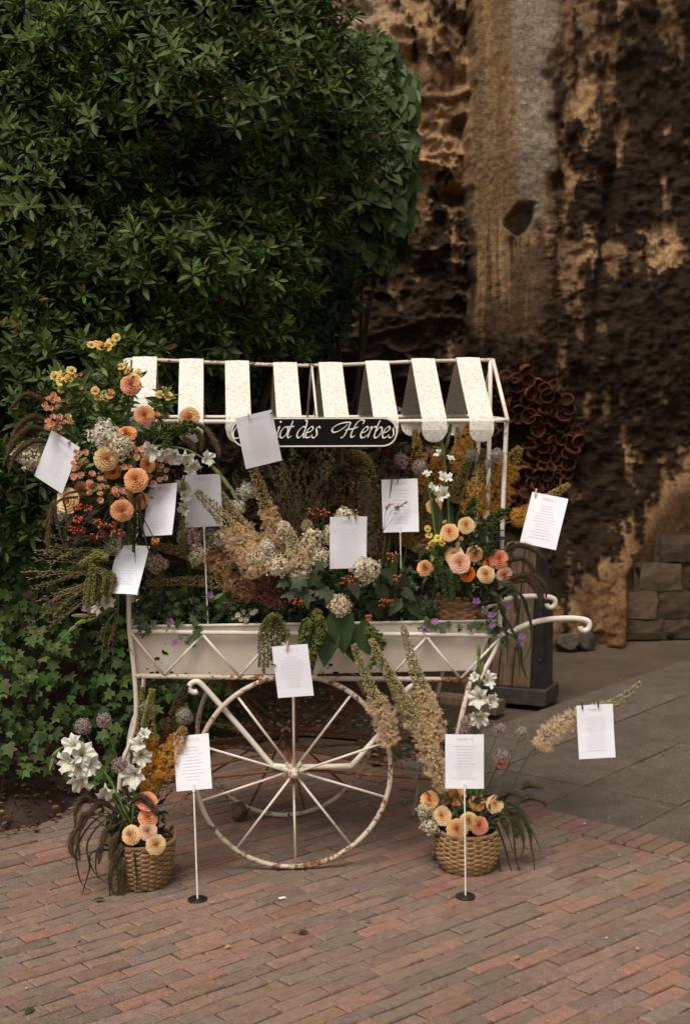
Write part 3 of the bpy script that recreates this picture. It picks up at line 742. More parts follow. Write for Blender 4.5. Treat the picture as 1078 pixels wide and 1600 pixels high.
for tgt in ((-2.1, 7.5, 2.2), (-1.6, 7.4, 2.7), (-.9, 7.4, 2.9), (-.5, 7.6, 2.6), (-1.1, 7.3, 1.7), (-2.2, 7.2, 1.3), (-.6, 7.4, 1.9), (-.15, 7.8, 2.8)):
    b0 = bush0 + Vector((random.uniform(-.25, .25), random.uniform(-.15, .15), -.05)); t_ = Vector(tgt)
    mb.tube(crom([b0, b0.lerp(t_, .35) + Vector((random.uniform(-.1, .1), .1, .15)), b0.lerp(t_, .7) + Vector((random.uniform(-.1, .1), 0, .1)), t_], 5), lambda t: .045 * (1 - t) + .008, 7)
mb.build('trunk', bark, bush, smooth=True)

# ------------------------------------------------------------------ vine on the right flank of the bush
v0 = Vector((.05, 8.9, 0.0))
vine = thing('climbing_vine', v0, 'climbing vine with broad heart shaped leaves hanging against the cliff', 'vine')
vp, vd, vn, vsz, vc = [], [], [], [], []
for px, py, Y, rx, ry, rz_, n_ in ((560, 110, 8.5, .24, .3, .2, 260), (580, 180, 8.4, .26, .25, .22, 300), (606, 240, 8.4, .15, .22, .25, 220), (562, 270, 8.3, .22, .25, .25, 260), (590, 325, 8.4, .2, .22, .2, 240), (560, 385, 8.4, .16, .18, .1, 90), (618, 160, 8.5, .10, .2, .25, 110), (540, 200, 8.3, .2, .2, .3, 180), (620, 330, 8.5, .09, .15, .14, 80), (515, 90, 8.4, .16, .3, .14, 140), (632, 210, 8.5, .05, .12, .2, 40), (636, 285, 8.5, .04, .1, .08, 22), (604, 395, 8.5, .05, .1, .10, 26), (640, 130, 8.6, .03, .1, .06, 14), (575, 425, 8.5, .06, .1, .06, 18), (590, 70, 8.6, .10, .15, .05, 30), (628, 380, 8.6, .025, .08, .06, 10)):
    v = RNG.normal(size=(n_, 3)); v /= np.linalg.norm(v, axis=1, keepdims=True); v[:, 1] = -np.abs(v[:, 1]) * .9
    p_ = np.array(P(px, py, Y)) + v * np.array([rx, ry, rz_]) * RNG.uniform(.7, 1.05, (n_, 1))
    vp.append(p_); vn.append(v * .4 + np.array([0, -.5, .6]) + RNG.normal(size=(n_, 3)) * .55); vd.append(np.stack([RNG.normal(size=n_) * .5, -.25 + RNG.normal(size=n_) * .2, -.8 + RNG.normal(size=n_) * .25], 1)); vsz.append(RNG.uniform(.055, .115, n_))
    vc.append(np.array([.052, .088, .020]) * RNG.uniform(.4, 1.5, (n_, 1)))
vp, vd, vn, vsz, vc = map(np.concatenate, (vp, vd, vn, vsz, vc))
me_ = inst_mesh('foliage', HEART_V, HEART_F, frames(vd, vn, vsz), vp - np.array(v0), vc); o = bpy.data.objects.new('foliage', me_); link(o, M['leaf'], vine, v0)
mb = MB()
for t_ in ((-.05, 8.6, 2.9), (.1, 8.6, 3.6), (.25, 8.7, 3.0), (.15, 8.7, 2.5)):
    t_ = Vector(t_); mb.tube(crom([v0, v0 + Vector((random.uniform(-.15, 0), -.05, .8)), v0.lerp(t_, .6) + Vector((random.uniform(-.12, .05), .08, 0)), t_], 6), lambda t: .018 * (1 - t) + .005, 6)
mb.build('trunk', bark, vine)

# ------------------------------------------------------------------ ivy bank and litter
n_ = 5200
u = RNG.uniform(-3.4, -.62, n_); tt = RNG.uniform(0, 1, n_) ** .9
y0 = np.array([bed_y(a) for a in u]); hgt = np.interp(u, [-3.4, -1.1, -.75, -.5], [1.15, 1.1, .75, .5]) * (.85 + .3 * fbm(u * 2, u * 0, 2, 4))
prof_y = y0 + .16 + .1 * RNG.normal(size=n_) * .5 + 1.0 * tt ** 1.15 + .16 * (fbm(u * 4, tt * 4, 3, 6) - .5) * 2
prof_z = hgt * (1 - (1 - tt) ** 1.7) + .05
ok = ~((tt < .12) & (fbm(u * 5, tt * 9, 2, 7) < .5))
ip = np.stack([u, prof_y + RNG.uniform(0, .12, n_), prof_z + RNG.normal(size=n_) * .025], 1)[ok]; n_ = len(ip)
dn = np.stack([RNG.normal(size=n_) * .55, -.45 + RNG.normal(size=n_) * .25, -.55 + RNG.normal(size=n_) * .35], 1)
nn = np.array([0, -.75, .6]) + RNG.normal(size=(n_, 3)) * .38
sc = RNG.uniform(.034, .076, n_)
cc = np.array([.058, .096, .024]) * (RNG.uniform(.45, 1.45, (n_, 1)) * (.7 + .6 * fbm(ip[:, 0] * 5, ip[:, 2] * 5, 2, 19))[:, None]) * (1 + RNG.normal(size=(n_, 3)) * .07)
me_ = inst_mesh('ivy', IVY_V, IVY_F, frames(dn, nn, sc), ip, np.clip(cc, .006, .3))
ivy = bpy.data.objects.new('ivy_ground_cover', me_); link(ivy, M['ivy_leaf'], kind='stuff'); tag(ivy, 'dense green ivy covering the bank under the bush', 'ivy')
mb = MB()
for i in range(40):
    x = random.uniform(-3, -.7); y = bed_y(x) + random.uniform(.25, .8); p0 = Vector((x, y, bed_z(x, y) - .01)); t_ = p0 + Vector((random.uniform(-.25, .25), random.uniform(.0, .4), random.uniform(.3, .9)))
    mb.tube(crom([p0, p0.lerp(t_, .5) + Vector((random.uniform(-.1, .1), -.06, 0)), t_], 4), .0035, 4, (.06, .042, .03))
mb.build('ivy_stems', M['stem'], ivy)
# leaf litter
LV = [(0, 0, 0), (.22, .3, .06), (.2, .65, .1), (0, 1, .02), (-.2, .65, .09), (-.22, .3, .05), (0, .5, -.03)]; LF = [(6, i, (i + 1) % 6) for i in range(6)]
n_ = 1500; lx = RNG.uniform(-3, .6, n_); ly = np.array([bed_y(a) if bed_y(a) < 50 else 7.2 for a in lx]) + np.abs(RNG.normal(size=n_)) * .55 - .02
lz = np.array([bed_z(a, b) for a, b in zip(lx, ly)]) + .028
pal = np.array([(.19, .085, .035), (.14, .08, .045), (.10, .06, .04), (.22, .14, .07), (.07, .045, .03)])
me_ = inst_mesh('litter', LV, LF, frames(np.stack([RNG.normal(size=n_), RNG.normal(size=n_), RNG.normal(size=n_) * .15], 1), np.array([0, 0, 1.]) + RNG.normal(size=(n_, 3)) * .35, RNG.uniform(.02, .05, n_)), np.stack([lx, ly, lz], 1), pal[RNG.integers(0, 5, n_)] * RNG.uniform(.6, 1.2, (n_, 1)))
lit = bpy.data.objects.new('leaf_litter', me_); link(lit, M['dry'], kind='stuff'); tag(lit, 'brown dead leaves littering the soil edge of the planting bed', 'leaf litter')

# ================================================================== THE CART
cart = thing('flower_cart', L(0, .34, 0), 'white painted metal flower cart with striped awning and two spoked wheels', 'cart')
def part(name, fn, mat, parent=cart, smooth=True):
    mb = MB(); fn(mb); return mb.build(name, mat, parent, smooth)
DF, DM, DR = .05, .345, .64
TR = .0088
def fx(px, py, d): return XZ(F(px, py, d))
# wheels
wc = F(459, 1206, 0); wX, wZ = XZ(wc)
def wheel(d, mat_r, mat_s, ph):
    c = L(wX, d, wZ); rt = .0108; Rm = wZ - rt + .001
    ring = [c + EX * (Rm * math.cos(2 * math.pi * i / 72)) + EZ * (Rm * math.sin(2 * math.pi * i / 72)) for i in range(72)]
    w_ = part('wheel', lambda m: m.tube(ring, rt, 8, closed=True), mat_r)
    for i in range(10):
        a = ph + 2 * math.pi * i / 10 + random.uniform(-.03, .03); dv = EX * math.cos(a) + EZ * math.sin(a)
        part('spoke', lambda m: m.tube([c + dv * .02 + EY * (.02 if i % 2 else -.02), c + dv * (Rm - .004)], .0052, 6), mat_s, w_)
    def hub(m):
        m.tube([c - EY * .045, c + EY * .045], .024, 12); m.tube([c - EY * .062, c - EY * .044], .013, 8)
        for k in range(10): 
            a = ph + 2 * math.pi * k / 10; m.tube([c, c + (EX * math.cos(a) + EZ * math.sin(a)) * .05], .008, 6)
    part('hub', hub, M['paint_rusty'], w_)
wheel(0, M['paint_rusty'], M['paint'], math.pi / 2)
wheel(.685, M['paint_rusty'], M['paint_dark'], math.pi / 2 + .2)
part('axle', lambda m: m.tube([L(wX, -.04, wZ), L(wX, .73, wZ)], .014, 8), M['paint_dark'])
# spring bars under the trough
sp_px = [(309, 1080), (304, 1082), (298, 1079), (296, 1073), (300, 1067), (308, 1065), (317, 1071), (350, 1108), (390, 1154), (422, 1192), (432, 1197), (470, 1198), (540, 1197), (552, 1193), (575, 1167), (608, 1128), (632, 1084), (640, 1074), (648, 1071), (654, 1076), (652, 1084)]
spXZ = [fx(a, b, .03) for a, b in sp_px]
for d, mt in ((.03, M['paint']), (.655, M['paint_dark'])):
    part('spring_bar', lambda m: m.tube(crom([L(x, d, z) for x, z in spXZ], 4), .0115, 8), mt)
# trough
zt_l, zt_r = F(206, 972, DF).z, F(772, 980, DF).z
xl, _ = fx(207, 985, DF); xr, _ = fx(776, 990, DF)
zb = F(212, 1054, DF).z; zbr = F(745, 1060, DF).z
Ztop = (zt_l + zt_r) / 2; Zbot = (zb + zbr) / 2; Zbar = (F(203, 986, DF).z + F(781, 993, DF).z) / 2
XBL, _ = fx(216, 1054, DF); XBR, _ = fx(746, 1060, DF)
def trough(m):
    T = .012
    ring = [((xl, DF + .012), Ztop), ((xr, DF + .012), Ztop), ((xr, DR - .01), Ztop), ((xl, DR - .01), Ztop)]
    o_t = [L(xl, DF + .012, Ztop), L(xr - .0, DF + .012, Ztop), L(xr, DR - .012, Ztop), L(xl, DR - .012, Ztop)]
    o_b = [L(XBL, DF + .045, Zbot), L(XBR, DF + .045, Zbot), L(XBR, DR - .045, Zbot), L(XBL, DR - .045, Zbot)]
    i_t = [L(xl + T, DF + .012 + T, Ztop), L(xr - T, DF + .012 + T, Ztop), L(xr - T, DR - .012 - T, Ztop), L(xl + T, DR - .012 - T, Ztop)]
    i_b = [p + EZ * .02 for p in (L(XBL + T, DF + .045 + T, Zbot), L(XBR - T, DF + .045 + T, Zbot), L(XBR - T, DR - .045 - T, Zbot), L(XBL + T, DR - .045 - T, Zbot))]
    vs_ = o_t + o_b + i_t + i_b; fs = []
    for k in range(4):
        j = (k + 1) % 4
        fs += [(4 + k, 4 + j, j, k), (k, j, 8 + j, 8 + k), (8 + k, 8 + j, 12 + j, 12 + k)]
    fs += [(7, 6, 5, 4), (12, 13, 14, 15)]; m.add(vs_, fs)
tro = part('trough', trough, M['trough'], smooth=False)
bv = tro.modifiers.new('bevel', 'BEVEL'); bv.width = .004; bv.segments = 2; bv.limit_method = 'ANGLE'
SOILZ = Ztop - .045
def soil(m):
    a = [L(xl + .013, DF + .03, SOILZ), L(xr - .013, DF + .03, SOILZ), L(xr - .013, DR - .03, SOILZ), L(xl + .013, DR - .03, SOILZ)]; m.add(a, [(0, 1, 2, 3)])
part('soil', soil, M['soil'], tro, False)
part('rim', lambda m: m.tube([L(xl, DF + .010, Ztop + .002), L(xr, DF + .010, Ztop + .002), L(xr, DR - .010, Ztop + .002), L(xl, DR - .010, Ztop + .002)], .0065, 6, closed=True), M['trough'], tro)
# paint losses on the front of the trough
chipm = flat_mat('bare_dark_metal', (.03, .02, .015), .8, .2, .3, 60)
def chip(px, py, s):
    n = random.randint(5, 8); t = (F(px, py, DF).z - Zbot) / (Ztop - Zbot); dd = DF + .045 + (.012 - .045) * t - .0016
    c = F(px, py, dd); mb = MB(); pts = [c + EX * (math.cos(6.28 * k / n) * s * random.uniform(.5, 1.3)) + EZ * (math.sin(6.28 * k / n) * s * random.uniform(.25, .7)) for k in range(n)]
    mb.add(pts, [tuple(reversed(range(n)))]); mb.build('paint_chip', chipm, tro)
for a in ((247, 1029, .013), (258, 1020, .014), (255, 1017, .006), (262, 1022, .008), (243, 1030, .008), (253, 1036, .004), (230, 1045, .006), (258, 1006, .004), (246, 1051, .012), (238, 1052, .012), (268, 1050, .01), (290, 1053, .008), (328, 1051, .004), (517, 1039, .012), (525, 1051, .012), (540, 1053, .01), (512, 1044, .006), (283, 998, .005), (505, 1051, .006), (700, 1052, .006), (640, 1050, .005)): chip(*a)
# frame bars of the trough
tb = [(203, 986), (300, 988), (490, 990), (660, 991), (781, 993)]; bb = [(211, 1056), (300, 1057.5), (480, 1060), (620, 1061), (751, 1062)]
tbXZ = [fx(a, b, DF) for a, b in tb]; bbXZ = [fx(a, b, DF) for a, b in bb]
for d in (DF, DR):
    mt = M['paint'] if d == DF else M['paint_rusty']
    part('top_bar', lambda m: m.tube([L(x, d - .004, z) for x, z in tbXZ], .0095, 8), mt); part('bottom_bar', lambda m: m.tube([L(x, d, z) for x, z in bbXZ], .0105, 8), M['paint_rusty'])
    zz = [(205, 987), (257, 1054), (317, 991), (374, 1056), (431, 992), (490, 1057), (548, 993), (607, 1059), (666, 995), (719, 1060), (778, 998)]
    zx = [fx(a, b, DF) for a, b in zz]
    for (x0, z0), (x1, z1) in zip(zx, zx[1:]): part('lattice_rod', lambda m: m.tube([L(x0, d - .008, z0), L(x1, d - .008, z1)], .0055, 6), M['paint'])
for (x, z) in (tbXZ[0], tbXZ[-1]): part('end_bar', lambda m: m.tube([L(x, DF, z), L(x, DR, z)], .0095, 8), M['paint'])
for (x, z) in (bbXZ[0], bbXZ[-1]): part('end_bar', lambda m: m.tube([L(x, DF, z), L(x, DR, z)], .0105, 8), M['paint_rusty'])
# posts and roof frame
rl = fx(198, 562, DM); rr_ = fx(775, 564, DM); ef_l = fx(194, 657, DF - .02); ef_r = fx(795, 658, DF - .02)
ZR, ZE = (rl[1] + rr_[1]) / 2, (ef_l[1] + ef_r[1]) / 2
jl, jr = tbXZ[0], tbXZ[-1]
XL_, XR_ = (rl[0] + fx(200, 657, DF)[0]) / 2, ef_r[0] - .006
EF, ER = .03, .66
post_l = [(XL_, ZE), (XL_ + .004, ZE - .3), (jl[0] - .002, jl[1] + .1), (jl[0], jl[1]), (fx(207, 1020, DF)), (bbXZ[0][0] - .001, bbXZ[0][1]), fx(213, 1093, DF), fx(212, 1127, DF), fx(203, 1163, DF), fx(194, 1186, DF), fx(187, 1230, DF), fx(190, 1300, DF)]
gl = fx(197, 1352, DF); post_l.append((gl[0], .008))
for d in (DF, DR): part('post', lambda m: m.tube(crom([L(x, d, z) for x, z in post_l], 5), .0096, 8), M['paint'])
for d in (DF, DR): part('post', lambda m: m.tube(crom([L(XR_, d, ZE), L(XR_ - .012, d, ZE - .4), L(jr[0] - .002, d, jr[1])], 6), .0096, 8), M['paint'])
for x in (XL_, XR_ - .01): part('ridge_post', lambda m: m.tube([L(x, DM, ZR), L(x - (.012 if x > 0 else -.008), DM, bbXZ[0][1])], .0096, 8), M['paint'])
ridge = crom([L(XL_, DM, ZR - .02), L(XL_ + .015, DM, ZR + .002), L(XL_ + .4, DM, ZR - .012), L((XL_ + XR_) / 2, DM, ZR - .022), L(XR_ - .3, DM, ZR - .004), L(XR_, DM, ZR + .002)], 6)
part('ridge_bar', lambda m: m.tube(ridge, .0082, 8), M['paint_rusty'])
def zridge(X):
    return min(ridge, key=lambda p: abs((p - O0).dot(EX) - X)).z
for d in (EF, ER): part('eave_bar', lambda m: m.tube(crom([L(XL_ - .003, d, ZE), L((XL_ + XR_) / 2, d, ZE - .004), L(XR_ + .003, d, ZE)], 8), .0088, 8), M['paint'])
for x in (XL_, (XL_ + XR_) / 2 - .005, XR_):
    for d in (EF, ER): part('rafter', lambda m: m.tube([L(x, DM, zridge(x)), L(x, d, ZE)], .0085 if x != (XL_ + XR_) / 2 - .005 else .005, 8), M['paint'])
for x in (XL_, XR_): part('end_bar', lambda m: m.tube([L(x, EF, ZE), L(x, ER, ZE)], .0085, 8), M['paint'])
# awning strips
for i, pxc in enumerate((227, 299.5, 370.5, 445.5, 516, 589, 660.5, 730.5)):
    Xc = fx(pxc, 566, DM)[0]; hw = .0495
    for s in (0, 1):
        m = MB(); dd = (lambda d: d) if s == 0 else (lambda d: 2 * DM - d)
        rows = [(DM, zridge(Xc) + .0115, hw), (DM - .1, None, hw), (DM - .2, None, hw), (EF + .012, ZE + .019, hw), (EF - .004, ZE + .0125, hw), (EF - .012, ZE - .004, hw), (EF - .013, ZE - .038, hw)]
        for k in range(1, 8):
            a = math.pi / 2 * k / 8; rows.append((EF - .013 + .002 * k, ZE - .038 - .05 * math.sin(a), hw * math.cos(a)))
        vs_ = []
        for (d, z, h) in rows:
            if z is None: t = (DM - d) / (DM - EF - .012); z = zridge(Xc) + .0115 + (ZE + .019 - zridge(Xc) - .0115) * t - .004
            for q_ in (-1, 0, 1): vs_.append(L(Xc + q_ * h, dd(d), z + (.0015 if q_ == 0 else 0)))
        fs = []
        for r_ in range(len(rows) - 1):
            for c_ in range(2):
                f_ = (r_ * 3 + c_, r_ * 3 + c_ + 1, (r_ + 1) * 3 + c_ + 1, (r_ + 1) * 3 + c_); fs.append(f_ if s else f_[::-1])
        m.add(vs_, fs); o = m.build('awning_strip', M['awning'], cart, False); so = o.modifiers.new('thickness', 'SOLIDIFY'); so.thickness = .0022; so.offset = 0
# handles
hp = [(781, 993), (800, 986), (825, 975), (855, 968), (885, 966), (905, 967), (917, 970), (920.5, 976), (918, 983), (912, 985.5), (907, 983), (906, 979)]
hXZ = [fx(a, b, DF) for a, b in hp]
lg = [fx(781, 993, DF), fx(770, 1022, DF), fx(757, 1046, DF), (bbXZ[-1][0] - .004, bbXZ[-1][1])]
for d in (DF, DR):
    part('handle', lambda m: m.tube(crom([L(x, d, z) for x, z in hXZ], 5), .0118, 10), M['paint'])
    part('handle_brace', lambda m: m.tube(crom([L(x, d, z) for x, z in lg], 4), .0096, 8), M['paint'])
    k0 = fx(734, 1064, DF); k1 = fx(716, 1140, DF); gx = k1[0] + (k1[0] - k0[0]) * 2.2
    part('leg', lambda m: m.tube([L(k0[0], d, k0[1]), L(k1[0], d, k1[1]), L(gx, d, .008)], .0105, 8), M['paint_rusty'])
    lx_, lz_ = fx(200, 1225, DF); rx_, rz2 = fx(703, 1218, DF)
    part('brace', lambda m: m.tube([L(lx_ + .005, d, lz_ - .01), L(wX, d - .01, wZ), L(rx_, d, lz_ - .02)], .006, 6), M['paint_dark'])
part('brace', lambda m: m.tube([L(lx_, DF, lz_), L(wX, .36, wZ), L(rx_, DR, lz_)], .006, 6), M['paint_dark'])
part('brace', lambda m: m.tube([L(lx_, DR, lz_), L(wX, .37, wZ), L(rx_, DF, lz_)], .006, 6), M['paint_dark'])
for x in (lx_, rx_): part('brace', lambda m: m.tube([L(x, DF, lz_ - .006), L(x, DR, lz_ - .006)], .007, 6), M['paint_dark'])
part('hanger', lambda m: m.tube([L(wX + .03, .36, wZ + .03), L(wX + .02, .36, bbXZ[2][1])], .01, 6), M['paint_dark'])

# sign
SD = -.0; s0 = F(361, 675, SD); s1 = F(621, 675, SD); SX0, SX1 = XZ(s0)[0], XZ(s1)[0]; SZ1, SZ0 = F(490, 652, SD).z, F(490, 698.5, SD).z
def pill(x0, x1, z0, z1, d, n=14):
    r = (z1 - z0) / 2; zc = (z0 + z1) / 2; pts = []
    for k in range(n + 1): a = -math.pi / 2 + math.pi * k / n; pts.append(L(x1 - r + r * math.cos(a), d, zc + r * math.sin(a)))
    for k in range(n + 1): a = math.pi / 2 + math.pi * k / n; pts.append(L(x0 + r + r * math.cos(a), d, zc + r * math.sin(a)))
    return pts
mb = MB(); a = pill(SX0, SX1, SZ0, SZ1, SD - .003); b = pill(SX0, SX1, SZ0, SZ1, SD + .003); n_ = len(a)
mb.add(a + b, [tuple(range(n_)), tuple(reversed(range(n_, 2 * n_)))] + [(i, n_ + i, n_ + (i + 1) % n_, (i + 1) % n_) for i in range(n_)])
sign = mb.build('sign', M['sign_black'], cart); sign['label'] = 'black pill shaped sign with white script lettering'
mb = MB(); a = pill(SX0 + .001, SX1 - .001, SZ0 + .001, SZ1 - .001, SD - .0042); b = pill(SX0 + .0065, SX1 - .0065, SZ0 + .0065, SZ1 - .0065, SD - .0042)
mb.add(a + b, [(i, (i + 1) % n_, n_ + (i + 1) % n_, n_ + i) for i in range(n_)]); mb.build('border', M['sign_white'], sign)
GL = {
 'i': [[(0, .85), (.14, 1.0), (.1, .4), (.16, .04), (.4, .2)]],
 'o': [[(.5, .98), (.22, .9), (.03, .5), (.12, .08), (.36, .02), (.6, .35), (.62, .75), (.5, .98), (.34, .9)]],
 't': [[(.22, 1.55), (.14, .9), (.08, .3), (.2, .02), (.45, .18)], [(-.12, .98), (.2, 1.0), (.46, 1.03)]],
 'd': [[(.62, .88), (.4, 1.0), (.1, .7), (.02, .25), (.2, .0), (.45, .2), (.6, .55)], [(.36, 1.58), (.56, 1.5), (.62, 1.1), (.6, .4), (.68, .03), (.9, .2)]],
 'e': [[(.06, .45), (.4, .58), (.52, .85), (.36, 1.0), (.12, .75), (.02, .35), (.14, .03), (.4, .05), (.64, .3)]],
 's': [[(.56, .85), (.42, 1.0), (.24, .82), (.34, .55), (.42, .25), (.24, .01), (.02, .1)]],
 'r': [[(0, .88), (.14, 1.0), (.1, .5), (.04, .0)], [(.08, .5), (.24, .85), (.42, 1.0), (.54, .9)]],
 'b': [[(.2, 1.6), (.1, 1.1), (.04, .3), (.16, .0), (.42, .12), (.6, .55), (.5, .92), (.3, .9), (.1, .55)]],
 'a': [[(.58, .9), (.34, 1.0), (.06, .6), (.06, .1), (.28, .02), (.56, .6)], [(.6, 1.0), (.54, .3), (.64, .03), (.82, .2)]],
 'h': [[(.2, 1.6), (.1, .8), (.02, 0)], [(.06, .45), (.28, .92), (.48, .9), (.46, .35), (.54, .03), (.76, .2)]],
 'C': [[(1.0, 1.12), (.78, 1.0), (.9, 1.4), (.66, 1.5), (.25, 1.1), (.02, .5), (.2, .0), (.62, .02), (.95, .35)]],
 'H': [[(.16, 1.38), (-.4, 1.36), (-1.0, 1.16), (-1.34, .82), (-1.2, .52), (-.78, .58), (-.36, .9), (-.06, 1.22)], [(.16, 1.38), (.06, .9), (-.06, .4), (-.2, .06), (-.4, .02)], [(-.16, .68), (.2, .76), (.62, .84), (.9, .98)],
       [(1.24, 1.22), (1.3, 1.5), (1.0, 1.6), (.72, 1.36), (.56, .9), (.46, .4), (.54, .05), (.84, .2)]],
}
def zpx(zx, zy): return fx(340 + zx / 3.593, 640 + zy / 3.593, SD)
def stroke(mbl, pts):
    c = crom([Vector((p[0], p[1], 0)) for p in pts], 8); vs_ = []
    for i, p in enumerate(c):
        t = (c[min(i + 1, len(c) - 1)] - c[max(i - 1, 0)]); an = math.atan2(t.y, t.x); e = min(1, min(i, len(c) - 1 - i) / 3 + .35)
        hw = (.0011 + .0024 * abs(math.sin(an - R(40)))) * e; nx_ = Vector((-t.y, t.x, 0)).normalized() * hw
        for sg in (1, -1): q_ = p + nx_ * sg; vs_.append(L(q_.x, SD - .0048, q_.y))
    mbl.add(vs_, [(2 * i, 2 * i + 1, 2 * i + 3, 2 * i + 2) for i in range(len(c) - 1)])
for ch, zx in (('C', 80), ('h', 148), ('a', 196), ('r', 250), ('i', 322), ('o', 343), ('t', 384), ('d', 440), ('e', 488), ('s', 525), ('H', 714), ('e', 796), ('r', 838), ('b', 872), ('e', 918), ('s', 955)):
    X0, Z0 = zpx(zx, 158); X1, Z1 = zpx(zx + 63, 158 - 63); ux, uz = X1 - X0, Z1 - Z0
    mbl = MB()
    for s_ in GL[ch]: stroke(mbl, [(X0 + (p[0] + .28 * p[1]) * ux, Z0 + p[1] * uz) for p in s_])
    if ch == 'i': cx_ = X0 + (.12 + .4) * ux; cz_ = Z0 + 1.42 * uz; mbl.add([L(cx_ + .0042 * math.cos(k), SD - .0048, cz_ + .0042 * math.sin(k)) for k in np.linspace(0, 6.28, 9)[:-1]], [tuple(range(8))])
    mbl.build('letter', M['sign_white'], sign)

# ================================================================== CARDS
def rot3(ax, ay, az): return Matrix.Rotation(az, 3, 'Z') @ Matrix.Rotation(ay, 3, 'Y') @ Matrix.Rotation(ax, 3, 'X')
CARDS = {'4': (89.567, 721.545, 5.40, 0.065, 0.478, -0.419), '1': (250.359, 796.347, 5.46, -0.300, -0.101, -0.537), '11': (317.144, 782.526, 5.60, 0.10, -0.038, 0.10),
 '6': (404.486, 686.701, 5.49, 0.168, -0.223, 0.205), '5': (544.058, 847.888, 5.56, 0.098, -0.003, 0.137), '9': (625.037, 789.982, 5.72, -0.110, -0.057, -0.3),
 '2': (849.438, 813.647, 5.640, -0.295, 0.161, -0.385), '8': (199.941, 890.207, 5.44, -0.547, -0.032, -0.439), '3': (457.539, 1048.684, 5.43, 0.005, -0.117, -0.2),
 '12': (301.294, 1191.216, 5.32, -0.24, -0.16, -0.267), '10': (725.485, 1189.651, 5.30, -0.063, -0.006, -0.043), '7': (930.417, 1142.897, 5.45, -0.168, -0.019, 0.126)}
CLABEL = {'4': 'tilted white card headed TABLE 4 in the high bouquet', '1': 'white card headed TABLE 1 under a peach dahlia of the high bouquet', '11': 'white card headed TABLE 11 crossed by the tip of a peach foxtail lily', '6': 'tilted white card headed TABLE 6 covering part of the black sign',
 '5': 'white card headed TABLE 5 pinned to cream hydrangea in the trough', '9': 'white staked card headed TABLE 9 under the plum and grey alliums', '2': 'tilted white card headed TABLE 2 pegged to a yellow foxtail lily', '8': 'slanted white card headed TABLE 8 at the cart corner post below the high bouquet',
 '3': 'white card headed TABLE 3 pegged to green amaranth above the wheel', '12': 'white card headed TABLE 12 on a floor stand beside the basket with the handle', '10': 'white card headed TABLE 10 on a floor stand before the round basket', '7': 'white card headed TABLE 7 hanging from a foxtail lily over the grey slabs'}
def text_mesh(body, size):
    cu = bpy.data.curves.new('t', 'FONT'); cu.body = body; cu.size = size; cu.align_x = 'CENTER'; cu.space_character = 1.35
    to = bpy.data.objects.new('t', cu); scene.collection.objects.link(to); dg = bpy.context.evaluated_depsgraph_get(); dg.update()
    me_ = bpy.data.meshes.new_from_object(to.evaluated_get(dg)); bpy.data.objects.remove(to); bpy.data.curves.remove(cu); return me_
CARD_M = {}
